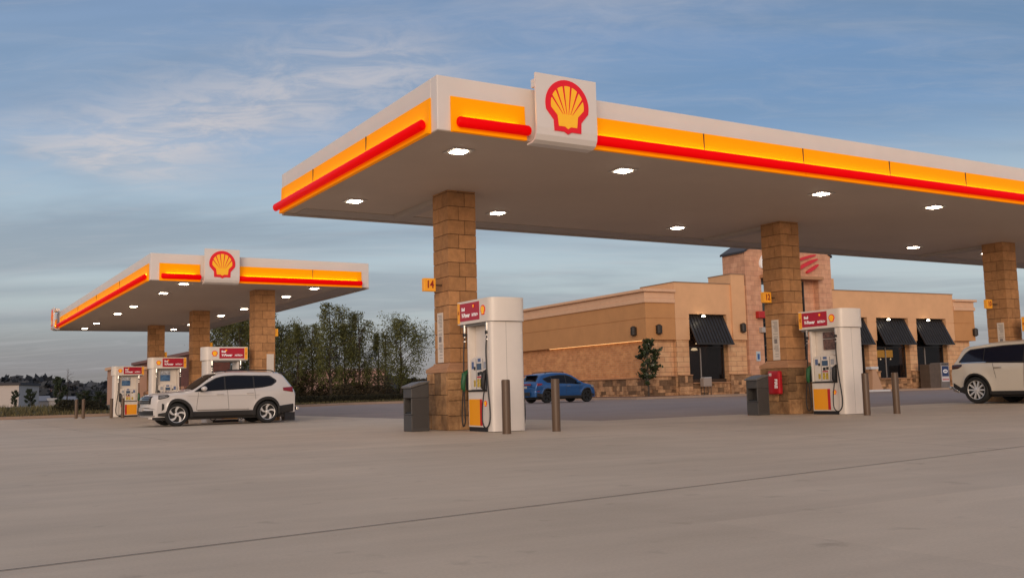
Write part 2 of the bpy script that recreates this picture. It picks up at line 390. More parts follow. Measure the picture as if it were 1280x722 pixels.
# grass tufts on the verge
rnd = random.Random(4)
GRASS = mat('grass_blades', (.085, .085, .028), .85, noise=(.35, .35), tint=.45, col2=(.15, .115, .05))
gv, gf, gt = [], [], []
def edge_y(x):
    for (a, b) in zip(edge[:4], edge[1:5]):
        if a[0] <= x <= b[0]: return a[1]+(b[1]-a[1])*(x-a[0])/(b[0]-a[0])
    return 60
for _ in range(17000):
    x = rnd.uniform(-14, 33); y = edge_y(x)+.3+rnd.random()**1.6*22
    if x > 8 and y > edge_y(x)+9: continue
    h = rnd.uniform(.06, .20)*(1.0 if x > 8 else 1.4+.8*sst((y-edge_y(x)-4)/6)); a = rnd.uniform(0, PI); w = rnd.uniform(.02, .05)
    lean = rnd.uniform(-.1, .1); z = gz(x, y)+.1+.012*min(30, y-edge_y(x))*(1 if x < 9 else .5); o = len(gv); ca, sa = math.cos(a)*w, math.sin(a)*w
    gv += [(x-ca, y-sa, z), (x+ca, y+sa, z), (x+lean, y+lean*.5, z+h)]; gf.append((o, o+1, o+2)); gt.append(rnd.uniform(-1, 1))
struct(mesh_raw('verge_grass', gv, gf, GRASS, tints=gt), 'stuff')['label'] = 'dry green grass on the verge beyond the drive'

# ------------------------------------------------------------------ emblem (scallop)
def emblem(parent, r, loc, rot, name='emblem'):
    big_ = r > .2
    """built in its own XZ plane, facing -Y; r = outer radius"""
    e = MB(); f = lambda a, b, d: (a*r, d, b*r)
    arc = lambda R, a0, a1, n=26: [(R*math.cos(RAD(a0+(a1-a0)*i/n)), R*math.sin(RAD(a0+(a1-a0)*i/n))) for i in range(n+1)]
    out = arc(1, -14, 194)+[(-.64, -.62), (-.62, -1.04), (-.17, -1.04), (0, -1.13), (.17, -1.04), (.62, -1.04), (.64, -.62)]
    inn = arc(.76, -10, 190)+[(-.47, -.42), (-.42, -.84), (-.13, -.84), (0, -.93), (.13, -.84), (.42, -.84), (.47, -.42)]
    e.prism(out, f, 0, -.006, 0); e.prism(inn, f, -.007, -.012, 1)
    for k in range(6 if big_ else 0):
        a = RAD(24+26.4*k); tx, tz = .80*math.cos(a), .80*math.sin(a); bx, bz = .085*(2.5-k)*1.0, -.36
        dx, dz = tx-bx, tz-bz; l = math.hypot(dx, dz); nx, nz = -dz/l, dx/l; w = .042
        e.prism([(tx+nx*w, tz+nz*w), (tx-nx*w, tz-nz*w), (bx-nx*.008, bz-nz*.008), (bx+nx*.008, bz+nz*.008)], f, -.0125, -.016, 0)
    o = e.build(name, [EMR, EMY], parent); o.location = loc; o.rotation_euler = rot
    return o

# ------------------------------------------------------------------ canopies
def canopy(label, loc, rz, LX, LY, zs, south, west, lights, cols, long_axis, blockS, blockW=None, group='fuel canopies'):
    """local origin = near corner; +X and +Y run along the two near edges. zs = soffit height above local 0"""
    t = thing('fuel_canopy', label, 'canopy', loc, rz, group)
    T = zs+.84; th = .22
    b = MB()   # fascia: four upright white boxes butted end to end + roof deck
    b.box((0, 0, zs), (LX, th, T)); b.box((0, LY-th, zs), (LX, LY, T)); b.box((0, th, zs), (th, LY-th, T)); b.box((LX-th, th, zs), (LX, LY-th, T))
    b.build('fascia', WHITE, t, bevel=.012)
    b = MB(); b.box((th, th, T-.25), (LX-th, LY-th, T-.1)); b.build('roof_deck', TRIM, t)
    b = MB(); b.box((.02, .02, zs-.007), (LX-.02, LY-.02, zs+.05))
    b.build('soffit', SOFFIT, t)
    # gutter trough along the far edges and box beams from columns
    b = MB()
    if long_axis == 'x':
        b.box((.25, LY-.80, zs-.022), (LX-.25, LY-.16, zs-.008)); b.box((.01, LY-.12, zs-.045), (LX-.01, LY+.01, zs-.0075))
        for c in cols: b.box((c-.16, cols_y+.6, zs-.10), (c+.12, LY-.81, zs-.008))
    else:
        b.box((LX-.95, .3, zs-.022), (LX-.2, LY-.3, zs-.008)); b.box((LX-.1, .01, zs-.045), (LX+.01, LY-.01, zs-.0075))
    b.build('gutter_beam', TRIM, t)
    def run(a0, a1, side, seams, ext0=.05, ext1=.05):
        """lit yellow panels + red light bar between a0 and a1 along an edge"""
        if side == 's': f = lambda a, d, z: (a, -d, z)
        else: f = lambda a, d, z: (-d, a, z)
        st = [a0]+[s for s in seams if a0 < s < a1]+[a1]
        for p, q in zip(st, st[1:]):
            m = MB(); prof = [(.012, zs-.015), (.075, zs-.015), (.055, zs+.10), (.026, zs+.30), (.018, zs+.535), (.002, zs+.535)]
            prof[0] = (.002, zs-.015)
            g = .008
            n = len(prof); V = [f(p+g, d, z) for d, z in prof]+[f(q-g, d, z) for d, z in prof]
            m.add(V, [tuple(range(n)), tuple(range(n, 2*n))[::-1]]+[(i, n+i, n+(i+1) % n, (i+1) % n) for i in range(n)])
            m.build('fascia_panel', YEL, t)
            if q != a1:
                m = MB(); A = f(q-.006, .003, zs+.0); B = f(q+.006, .034, zs+.53); m.box(tuple(min(x, y) for x, y in zip(A, B)), tuple(max(x, y) for x, y in zip(A, B))); m.build('panel_joint', DARK, t)
        m = MB(); R = .080; cz = zs+.125; cd = .118
        K = 20; V = []
        for a, rr in ((a0+ext0, R*.72), (a0+ext0+.03, R), (a1-ext1-.03, R), (a1-ext1, R*.72)):
            for k in range(K):
                an = 2*PI*k/K; V.append(f(a, cd+rr*.82*math.cos(an), cz+rr*math.sin(an)*1.02))
        F = [(i*K+k, i*K+(k+1) % K, (i+1)*K+(k+1) % K, (i+1)*K+k) for i in range(3) for k in range(K)]+[tuple(range(K)), tuple(range(3*K, 4*K))]
        m.add(V, F); m.build('light_bar', RED, t, smooth=True)
        m = MB(); A = f(a0+.20, .050, cz+.066); B = f(a1-.16, .074, cz+.082)
        m.box(tuple(min(x, y) for x, y in zip(A, B)), tuple(max(x, y) for x, y in zip(A, B))); m.build('lamp_strip', STRIP, t)
    for a0, a1, seams, e0, e1 in south: run(a0, a1, 's', seams, e0, e1)
    for a0, a1, seams, e0, e1 in west: run(a0, a1, 'w', seams, e0, e1)
    # raised white sign block, foot curled inward
    def block(a0, a1, side):
        prof = [(.30, zs+1.02), (.30, zs+.16), (.285, zs+.05), (.24, zs-.03), (.16, zs-.07), (0.0, zs-.075), (0.0, zs-.045), (.15, zs-.04), (.215, zs-.005), (.25, zs+.06), (.262, zs+.16), (.262, zs+1.02)]
        if side == 's': f = lambda d, z, a: (a, -d, z)
        else: f = lambda d, z, a: (-d, a, z)
        m = MB()
        n = len(prof); V = [f(d, z, a0) for d, z in prof]+[f(d, z, a1) for d, z in prof]
        q = [(i, i+1, n-2-i, n-1-i) for i in range(n//2-1)]
        m.add(V, [(i, (i+1) % n, n+(i+1) % n, n+i) for i in range(n)]+q+[tuple(n+k for k in x[::-1]) for x in q])
        p = f(.0, zs+.86, a0+.1); r = f(.262, zs+.99, a1-.1)
        m.box(tuple(min(x, y) for x, y in zip(p, r)), tuple(max(x, y) for x, y in zip(p, r)))
        s = m.build('sign_block', WHITE, t, smooth=False)
        c = (a0+a1)/2
        if side == 's': emblem(s, .41, (c, -.305, zs+.555), (0, 0, 0))
        else: emblem(s, .41, (-.305, c, zs+.555), (0, 0, -PI/2))
    block(*blockS, 's')
    if blockW: block(*blockW, 'w')
    for (x, y) in lights:
        m = MB(); h = .20
        m.box((x-h, y-h, zs-.022), (x+h, y+h, zs-.0075)); fx = m.build('ceiling_light', mat('lamp_housing', (.5, .47, .44), .5), t, bevel=.006)
        m = MB(); m.box((x-.115, y-.115, zs-.034), (x+.115, y+.115, zs-.0225)); m.build('lens', LAMP, fx)
    return t
cols_y = 16.5-12.696
S1 = 12.696
l1 = [(x-6.388, y-S1) for y in (13.7, 18.22) for x in (7.27, 10.6, 15.7, 19.35, 24.65, 28.2, 33.5)]
seam = [11.61-6.388+2.477*k for k in range(13)]
canopy('huge canopy in the foreground with white, yellow and red lit fascia', (6.388, S1, 0), 0, 31.4, 7.466, 4.60,
       south=[(.21, 1.53, [], .07, -.02), (2.71, 31.1, seam, .0, .05)], west=[(.20, 7.44, [2.7, 5.41], .06, -.10)],
       lights=l1, cols=[2.40, 11.34, 20.19, 29.1], long_axis='x', blockS=(1.56, 2.71))
X2, Y2, TH2 = 5.772, 31.237, .009
l2 = [(x-X2, y-Y2) for x in (6.92, 11.27) for y in (31.5+.4, 34.9, 40.3, 43.9, 49.6, 53.3)]
canopy('smaller distant canopy on the left, its long side running away from view', (X2, Y2, -.235), TH2, 7.22, 24.16, 4.60,
       south=[(.25, 1.5, [], .05, 0), (2.68, 6.95, [5.19], 0, .03)], west=[(.20, 22.0, [5.2, 10.4, 15.6], .06, 0), (23.3, 24.1, [], 0, -.25)],
       lights=l2, cols=[], long_axis='y', blockS=(1.56, 2.66), blockW=(22.1, 23.25))

# ------------------------------------------------------------------ stone columns
def rough_blocks(mb, x0, x1, z0, z1, fn, rnd, rowh=(.16, .34), w=(.18, .5), proud=.02, depth=.05, gap=.008, m=0):
    """irregular ashlar laid in rows on a rectangle; fn(a, d, z) -> xyz, d outward"""
    z = z0
    while z < z1-.02:
        h = rnd.uniform(*rowh)
        if z+h > z1-.1: h = z1-z
        a = x0
        while a < x1-.01:
            ww = rnd.uniform(*w)
            if a+ww > x1-.12: ww = x1-a
            cuts = [(z, z+h)] if (h < .2 or rnd.random() < .78) else [(z, z+h*.5), (z+h*.5, z+h)]
            for za, zb in cuts:
                d = rnd.uniform(0, proud)
                p = [fn(a+gap/2, -depth, za+gap/2), fn(a+ww-gap/2, d, zb-gap/2)]
                mb.box(tuple(min(i, j) for i, j in zip(*p)), tuple(max(i, j) for i, j in zip(*p)), m, rnd.uniform(-.7, 1) if rnd.random() > .16 else -1.1)
            a += ww
        z += h
def stone_column(label, loc, w, d, H, seed, rz=0, seen='-x-y', group=None):
    """origin at front-left corner of the shaft, at ground"""
    rnd = random.Random(seed)
    t = thing('stone_column', label, 'column', loc, rz, group)
    b = MB(); b.box((.012, .012, 1.2), (w-.012, d-.012, H-.002), 1)
    z = 1.27; c = 0; ch = .274
    while z < H-.01:
        z1 = min(z+ch, H-.003)
        if c % 2: sx, sy = w*.60, d*.36
        else: sx, sy = w*.38, d*.62
        g = .005
        for (xa, xb) in ((0, sx), (sx, w)):
            for (ya, yb) in ((0, sy), (sy, d)):
                e = rnd.uniform(0, .004)
                b.box((xa+(g if xa else -e), ya+(g if ya else -e), z+g), (xb-(g if xb < w else -e), yb-(g if yb < d else -e), z1-g), 0, rnd.uniform(-1, 1))
        z = z1; c += 1
    b.build('shaft', [BLOCK, MORTAR], t, bevel=.006)
    k = .125
    b = MB(); b.box((-k+.03, -k+.03, -.15), (w+k-.03, d+k-.03, 1.06), 1)
    rough_blocks(b, -k, w+k, 0, 1.08, lambda a, dd, z: (a, -k-dd, z), rnd, (.26, .42), (.20, .46))
    rough_blocks(b, -k, w+k, 0, 1.08, lambda a, dd, z: (a, d+k+dd, z), rnd, (.26, .42), (.20, .46))
    rough_blocks(b, -k+.03, d+k-.03, 0, 1.08, lambda a, dd, z: (-k-dd, a, z), rnd, (.26, .42), (.20, .46))
    rough_blocks(b, -k+.03, d+k-.03, 0, 1.08, lambda a, dd, z: (w+k+dd, a, z), rnd, (.26, .42), (.20, .46))
    b.build('stone_base', [STONE, MORTAR], t, bevel=.008)
    b = MB(); o = k+.015
    V = []
    for e, z in ((o, 1.082), (o, 1.155), (o-.02, 1.165), (.03, 1.235), (.022, 1.265)):
        V += [(-e, -e, z), (w+e, -e, z), (w+e, d+e, z), (-e, d+e, z)]
    F = [(3, 2, 1, 0), (16, 17, 18, 19)]+[(i*4+k_, i*4+(k_+1) % 4, (i+1)*4+(k_+1) % 4, (i+1)*4+k_) for i in range(4) for k_ in range(4)]
    b.add(V, F); b.build('base_cap', CAPS, t, bevel=.006)
    return t
SIGNO = mat('sign_orange', (.80, .33, .015), .4, emit=((1, .4, .02), .14))
def number_sign(col, txt, c, size=.26, face=PI*0, side=0):
    m = MB(); x, y, z = c
    m.box((x-size/2, y-.05, z-size/2), (x+size/2, y+.05, z+size/2)); s = m.build('number_sign', SIGNO, col, bevel=.008)
    text(txt, size*.80, mat('sign_ink', (.30, .02, .01), .5), s, (x+.004, y-.053, z), (PI/2, 0, 0), 'number', bold=.006, sx=.8)
def notice(col, w, y0, y1, z0, z1, fn):
    """printed strip on a face. fn(a,d,z)"""
    m = MB()
    def bx(a0, a1, za, zb, d0, d1, mi):
        p = fn(a0, d0, za), fn(a1, d1, zb); m.box(tuple(min(i, j) for i, j in zip(*p)), tuple(max(i, j) for i, j in zip(*p)), mi)
    bx(y0, y1, z0, z1, .004, .012, 0)
    W_ = y1-y0; H_ = z1-z0; r = random.Random(int(z0*100)); zz = z1-.05
    while zz > z0+.04:
        if abs(zz-(z0+.47*H_)) < .08: zz -= .04; continue
        bx(y0+.15*W_, y0+W_*r.uniform(.6, .85), zz-.011, zz, .0125, .0135, 1); zz -= r.choice([.028, .028, .028, .06])
    bx(y0+.28*W_, y0+.72*W_, z0+.41*H_, z0+.41*H_+.11, .0125, .0145, 1)
    m.build('notice_strip', [PAPER, mat('faint_ink', (.22, .19, .18), .6)], col)
cw, cd = .612, .642
CG = 'stone columns of the near canopy'
C1 = [8.488, 17.422, 26.278, 35.2]
lab = ['stone column carrying the number 14 sign, nearest the camera', 'stone column with red extinguisher box and the number 12 sign',
       'stone column behind the cream SUV with the number 10 sign', 'last stone column of the near canopy past the right edge']
colo = []
for i, x in enumerate(C1):
    c = stone_column(lab[i], (x, 16.503, gz(x, 16.5)), cw, cd, 4.61-gz(x, 16.5), 10+i, group=CG); colo.append(c)
    if i < 3:
        number_sign(c, ['14', '12', '10'][i], (-.28 if i < 2 else -.42, .30, 2.77), .25)
        m = MB(); m.tube([(-.16 if i < 2 else -.30, .30, 2.77), (.0, .30, 2.77)], .018); m.build('sign_bracket', BOLL, c)
        notice(c, 0, (.26, .21, .13)[i], (.50, .43, .34)[i], 1.28, 2.24, lambda a, d, z: (-d, a, z))
w2, d2 = .70, .64
CG2 = 'stone columns of the distant canopy'
c2o = []
for i in range(3):
    lx, ly = 3.745, 1.668+8.763*i
    px_, py_ = X2+lx*math.cos(TH2)-ly*math.sin(TH2), Y2+lx*math.sin(TH2)+ly*math.cos(TH2)
    g = gz(px_, py_)
    c = stone_column(['distant canopy column rising behind the white SUV roof', 'middle column of the distant canopy, left of the one behind the SUV roof', 'farthest column of the distant canopy, above its leftmost pumps'][i],
                     (px_, py_, g), w2, d2, 4.365-g+.012, 30+i, TH2, group=CG2); c2o.append(c)
    m = MB(); m.box((.40, -.05, 1.45), (.64, -.004, 2.25)); m.build('notice_strip', PAPER, c)
    m = MB(); m.tube([(w2, .3, 3.0), (w2+.06, .3, 3.0)], .018); m.build('sign_bracket', BOLL, c)
    m = MB(); m.box((w2+.03, .1, 2.87), (w2+.14, .36, 3.13)); m.build('number_sign', SIGNO, c, bevel=.008)

# ------------------------------------------------------------------ fuel pumps
POSTB = mat('poster_blue', (.03, .12, .32), .4, noise=(9, .5), col2=(.10, .22, .40))
POSTD = mat('poster_dark', (.03, .035, .06), .35, noise=(14, .8), col2=(.30, .16, .12))
STK_B = mat('sticker_blue', (.10, .15, .30), .5, noise=(40, .5)); STK_Y = mat('sticker_yellow', (.55, .38, .04), .5, noise=(30, .6))
STK_R = mat('sticker_red', (.45, .03, .03), .5); STK_G = mat('sticker_grey', (.35, .36, .40), .5, noise=(60, .4))
def catmull(K, n=5):
    K = [Vector(k) for k in K]; out = []
    for i in range(len(K)-1):
        a, b, c, d = K[max(i-1, 0)], K[i], K[i+1], K[min(i+2, len(K)-1)]
        for j in range(n):
            t = j/n; out.append(.5*((2*b)+(c-a)*t+(2*a-5*b+4*c-d)*t*t+(3*b-a-3*c+d)*t**3))
    return out+[K[-1]]
def fuel_pump(label, loc, rz, number, group, poster=None, scale=1, open_top=False):
    """local +X points to the rounded end, customer faces look along -Y and +Y, origin on the ground"""
    t = thing('fuel_pump', label, 'fuel pump', loc, rz, group, scale)
    hw = .30
    b = MB(); b.box((-.40, -hw+.01, 0), (.50, hw-.01, .075)); b.build('plinth', BLACK, t)
    b = MB(); b.box((-.40, -hw, .076), (.372, hw, .71)); b.build('cabinet', PWHITE, t, bevel=.01)
    b = MB(); b.box((-.345, -.16, .715), (.372, .16, 1.93)) if not open_top else b.box((-.30, -.16, .715), (.34, .16, 1.50)); b.build('upper_panel', PWHITE, t, bevel=.008)
    # console with arched head
    for s in (-1, 1):
        prof = [(-.33, .745), (.33, .745), (.33, 1.27)]+[(.33*math.cos(a), 1.27+.075*math.sin(a)) for a in [PI*k/10 for k in range(1, 10)]]+[(-.33, 1.27)]
        b = MB(); b.prism(prof, lambda a, z, d: (a, s*d, z), .161, .275); cs = b.build('console', PWHITE, t, bevel=.008)
        def dec(name, x0, x1, z0, z1, m, d=.279, par=cs, dd=.02):
            q = MB(); y = sorted((s*(d-dd), s*d)); q.box((x0, y[0], z0), (x1, y[1], z1)); return q.build(name, m, par)
        fx = -s  # towards the reader's left on this face
        L_ = lambda u: u*fx       # u>0: towards plain end seen from face
        def D(name, u0, u1, z0, z1, m, d=.279): a, c = sorted((u0, u1)); return dec(name, a, c, z0, z1, m, d)
        D('console_groove', -.125, -.118, .76, 1.30, DARK); D('console_groove', .128, .135, .76, 1.30, DARK)
        D('display', -.09, .075, 1.10, 1.215, SCREEN, .284); D('sticker', -.06, .05, 1.245, 1.305, STK_B)
        D('keypad', -.07, .0, .995, 1.06, BLACK, .282); D('card_slot', .03, .09, 1.01, 1.07, DARK, .290); D('receipt_slot', -.20, -.15, 1.10, 1.16, DARK, .283)
        D('grade_button', -.09, -.02, .79, .94, STK_Y); D('grade_button', .0, .07, .79, .94, STK_Y); D('sticker', -.09, .07, .955, .985, STK_R)
        D('sticker', .16, .25, 1.12, 1.24, STK_G); D('sticker', -.29, -.21, 1.12, 1.25, STK_B); D('sticker', -.215, -.15, .80, .92, STK_Y)
        D('sticker', .15, .20, 1.0, 1.07, STK_G)
        y = sorted((s*.10, s*.325)); b = MB(); b.box((-.37, y[0], .712), (.37, y[1], .742)); b.build('shelf', BLACK, t, bevel=.008)
        # lower door graphics: orange | red | white with emblem towards the rounded end
        b = MB(); y = sorted((s*(hw-.01), s*(hw+.006))); b.box((-.365, y[0], .105), (.04, y[1], .575)); b.build('door_orange', PORANGE, t)
        b = MB(); b.box((.041, y[0], .105), (.115, y[1], .575)); b.build('door_stripe', PREDS, t)
        emblem(t, .05, (.245, s*(hw+.002), .50), (0, 0, 0 if s < 0 else PI))
        # nozzles in their boots + hoses
        for u, gm in ((-.435, GREEN), (.315, BLACK)):
            b = MB(); y = sorted((s*.19, s*.31)); b.box((u-.05, y[0], .74), (u+.05, y[1], 1.10)); b.build('nozzle_boot', BLACK, t, bevel=.02)
            b = MB()
            b.tube([(u, s*.36, .72), (u, s*.385, .80), (u, s*.375, .95)], [.02, .045, .045], 8)
            b.tube([(u, s*.375, .92), (u, s*.36, 1.03), (u, s*.29, 1.09), (u, s*.20, 1.04)], [.045, .05, .03, .016], 8)
            b.box((u-.022, min(s*.375, s*.42), .76), (u+.022, max(s*.375, s*.42), .93))
            nz = b.build('nozzle', gm, t, smooth=True, bevel=.004)
            b = MB(); x0 = u+(.085 if u > 0 else -.0); b.tube([(x0, s*.335, 1.93), (x0, s*.335, 1.80)], .026); b.tube([(x0, s*.335, 1.795), (x0, s*.335, 1.70)], .021)
            b.build('hose_coupling', CHROME, t, smooth=True); b = MB(); b.tube([(x0, s*.335, 1.64), (x0, s*.335, 1.62)], .03); b.build('hose_collar', CHROME, t, smooth=True)
            b = MB(); b.tube([(x0, s*.335, 1.78), (x0, s*.336, 1.72)], .034); b.build('breakaway', BLACK, t, smooth=True)
            yo = s*.36
            if u > 0: K_ = [(x0, s*.335, 1.72), (x0, yo, 1.45), (x0+.015, yo, 1.1), (x0+.06, yo, .70), (x0+.10, yo, .38), (x0+.075, yo, .16), (x0-.02, yo+s*.02, .075), (u-.045, yo+s*.02, .16), (u-.05, yo+s*.02, .40), (u-.02, yo+s*.01, .62), (u, yo, .73)]
            else: K_ = [(x0, s*.335, 1.72), (x0, yo, 1.4), (x0-.01, yo, 1.1), (x0-.05, yo, .75), (x0-.10, yo, .42), (x0-.10, yo, .20), (x0-.03, yo+s*.02, .085), (u+.045, yo+s*.02, .16), (u+.04, yo+s*.02, .42), (u+.01, yo+s*.01, .62), (u, yo, .73)]
            P = catmull(K_, 5)
            b = MB(); b.tube(P, .0125, 7); b.build('hose', BLACK, t, smooth=True)
        if poster:
            b = MB(); y = sorted((s*(.165), s*.19)); b.box((-.10, y[0], 1.46), (.24, y[1], 1.70)); b.build('poster', poster, t)
            b = MB(); b.box((-.10, y[0], 1.72), (.24, y[1], 1.86)); b.build('poster', mat('poster_pale', (.40, .42, .46), .5, noise=(18, .6)) if poster is POSTB else POSTD, t)
    # end pillars
    def capsule(x0, x1, r, n=18, blg=.30):
        return [(x0, -r), (x1-.0, -r)]+[(x1+ (blg*r)*math.cos(a)**.6 if math.cos(a) > 1e-6 else x1, r*math.sin(a)) for a in [-PI/2+PI*k/n for k in range(1, n)]]+[(x1, r), (x0, r)]
    cp = capsule(.375, .50, .335, blg=.26)
    b = MB(); b.prism(cp, lambda a, y, z: (a, y, z), .01, 1.935); b.build('end_pillar', PWHITE, t, smooth=True)
    b = MB(); b.box((.392, -.3385, .02), (.397, .3385, 1.93)); b.box((.30, -.05, .03), (.5885, -.045, 1.93)); b.build('pillar_seam', DARK if False else mat('panel_seam', (.3, .28, .26), .6), t)
    b = MB(); b.box((-.405, -.30, .712), (-.35, .30, 1.935)); b.build('end_pillar', PWHITE, t, bevel=.01)
    # head sign
    tp = capsule(-.64, .46, .365, blg=.50)
    b = MB(); b.prism(tp, lambda a, y, z: (a, y, z), 1.945, 2.365); hd = b.build('head_sign', PWHITE, t, smooth=True)
    b = MB(); b.prism(capsule(-.60, .44, .33, blg=.4), lambda a, y, z: (a, y, z), 1.90, 1.944); b.build('head_underside', mat('under_grey', (.16, .15, .14), .6), hd, smooth=True)
    for s in (-1, 1):
        ry = 0 if s < 0 else PI
        b = MB(); y = sorted((s*.36, s*.371)); b.box((-.535, y[0], 2.0), (.20, y[1], 2.325)); b.build('red_panel', PRED, hd)
        b = MB(); b.box((-.632, y[0], 1.965), (-.545, y[1], 2.345)); b.build('number_panel', SIGNO, hd)
        fx = -s
        yy = s*.3715; R_ = (PI/2, 0, ry); TW = mat('sign_white', (.8, .78, .76), .5, emit=((1, .95, .95), .12))
        text('Shell', .085, TW, hd, (-.165-(.24 if s < 0 else -.24), yy, 2.215), R_, sx=.8, bold=.004)
        text('V-Power', .105, TW, hd, (-.165-(.15 if s < 0 else -.15), yy, 2.10), R_, sx=.82, shear=.2, bold=.005)
        text('NITRO+', .075, TW, hd, (-.165+(.20 if s < 0 else -.20), yy, 2.095), R_, sx=.85, shear=.2, bold=.003)
        text(number[0 if s < 0 else 1], .10, mat('sign_ink', (.30, .02, .01), .5), hd, (-.588, yy, 2.16), R_, 'number', sx=.55, bold=.003)
        emblem(hd, .05, (.0, yy+s*.002 - 0, 2.255), (0, 0, ry)).scale = (.6, 1, .6)
        emblem(hd, .085, (.335, s*.367, 2.16), (0, 0, ry))
    return t
PG = 'fuel pumps at the near canopy'
pumps = []
for i, (x, nm, ps) in enumerate(((8.815, '14', None), (17.80, '12', POSTD), (26.62, '10', POSTD))):
    pumps.append(fuel_pump(['white fuel pump beside the column with the number 14 sign', 'white fuel pump with portrait posters, by the column with the red extinguisher', 'white fuel pump hidden behind the cream SUV at the right edge'][i],
        (x, 15.46, gz(x, 15.46)), -PI/2, (nm, str(int(nm)-1)), PG, ps))
PG2 = 'fuel pumps at the distant canopy'
for i in range(3):
    lx, ly = 2.76, 1.668+.32+8.763*i
    x, y = X2+lx*math.cos(TH2)-ly*math.sin(TH2), Y2+lx*math.sin(TH2)+ly*math.cos(TH2)
    p = fuel_pump(['fuel pump behind the white SUV, only its head above the roof', 'fuel pump with blue poster rising behind the bonnet of the white SUV', 'leftmost fuel pump, standing beyond the nose of the white SUV'][i],
        (x, y, gz(x, y)), PI+TH2, (str(5-2*i), str(6-2*i)), PG2, POSTB if i else None, (1.13, 1.05, [1.055, 1.06, 1.03][i]), open_top=(i == 0))

# ------------------------------------------------------------------ bollards
def bollard(label, loc, group, h=.90, r=.073):
    b = MB(); b.lathe([(0, -.05), (r, -.05), (r, h-.025), (r*.93, h-.006), (r*.8, h), (0, h)], n=28)
    o = b.build('bollard', BOLL, None, smooth=True); o.location = loc; tag(o, label, 'bollard', group); return o
BG = 'brown steel bollards'
bl = [('brown bollard standing in front of the nearest fuel pump', 8.31, 14.15), ('brown bollard in front of the blue SUV, right of the nearest pump', 9.30, 14.15),
      ('brown bollard at the right edge of the pump with posters', 17.30, 14.2), ('brown bollard alone between the second pump and the cream SUV', 18.27, 14.2)]
for lb, x, y in bl: bollard(lb, (x, y, gz(x, y)), BG)
for lb, x, y in [('farthest left brown bollard, left one of a close pair', 6.08, 50.6), ('farthest left brown bollard, right one of a close pair', 6.30, 49.9),
                 ('thin brown bollard before the leftmost pump, left of two', 7.35, 43.6+5.1), ('thin brown bollard before the leftmost pump, touching the SUV nose', 7.72, 47.9),
                 ('brown bollard glimpsed beneath the white SUV sills', 7.25, 32.9)]:
    bollard(lb, (x, y, gz(x, y)), BG)
# white bag / cap left on one bollard

# ------------------------------------------------------------------ service bins
def service_bin(label, loc, rz, group):
    t = thing('service_bin', label, 'litter bin', loc, rz, group)
    W_, D_, H_ = .37, .36, .86        # x, y, front height; mouth faces -X
    b = MB()
    b.box((0, 0, .0), (W_, D_, .30)); b.box((0, 0, .30), (.03, D_, .33)); b.box((.22, 0.012, .30), (W_, D_-.012, .62)); b.box((0, 0, .30), (W_, .03, .62)); b.box((0, D_-.03, .30), (W_, D_, .62))
    b.add([(0, 0, .62), (W_, 0, .62), (W_, D_, .62), (0, D_, .62), (0, 0, .80), (W_, 0, .90), (W_, D_, .90), (0, D_, .80)],
          [(3, 2, 1, 0), (4, 5, 6, 7), (0, 1, 5, 4), (1, 2, 6, 5), (2, 3, 7, 6), (3, 0, 4, 7)])
    b.build('bin_body', BIN, t, bevel=.012)
    b = MB(); b.add([(-.03, -.02, .802), (W_+.01, -.02, .905), (W_+.01, D_+.02, .905), (-.03, D_+.02, .802), (-.03, -.02, .84), (W_*.5, -.02, .915), (W_+.01, -.02, .935), (W_+.01, D_+.02, .935), (W_*.5, D_+.02, .915), (-.03, D_+.02, .84)],
          [(3, 2, 1, 0), (4, 5, 8, 9), (5, 6, 7, 8), (0, 1, 6, 5, 4), (1, 2, 7, 6), (2, 3, 9, 8, 7), (3, 0, 4, 9)])
    b.build('lid', BINL, t, bevel=.008)
    b = MB(); b.box((.03, .04, .32), (.20, D_-.04, .36)); b.build('washer_tray', BLACK, t)
    b = MB(); b.box((.03, -.004, .06), (W_-.04, -.001, .60)); b.build('side_panel', mat('bin_side', (.05, .046, .043), .5), t)
    return t
service_bin('grey litter bin left of the column with the number 14 sign', (7.72, 16.62, 0), 0, 'grey litter bins by the columns')
service_bin('grey litter bin left of the column with the red extinguisher', (16.52, 16.62, gz(17, 16.6)), 0, 'grey litter bins by the columns')
service_bin('grey litter bin showing behind the tail of the white SUV', (10.35, 32.75, gz(10.6, 33)), PI/2+PI, 'grey litter bins by the columns')

# red extinguisher cabinet on the second column's stone base
t = thing('extinguisher_cabinet', 'red fire extinguisher cabinet fixed to the stone base of a column', 'fire extinguisher', (17.42-.150, 16.53, gz(17, 16.7)))
b = MB(); b.box((-.13, .0, .47), (0, .36, 1.02)); cb = b.build('cabinet', mat('cabinet_red', (.42, .012, .02), .35, noise=(4, .1)), t, bevel=.035)
b = MB(); b.box((-.138, .23, .90), (-.128, .31, .97)); b.build('latch', mat('latch_white', (.6, .5, .48), .5), t, bevel=.004)
text('FIRE', .12, mat('sign_white', (.8, .78, .76), .5), t, (-.133, .10, .72), (PI/2, PI/2, -PI/2), bold=.004)

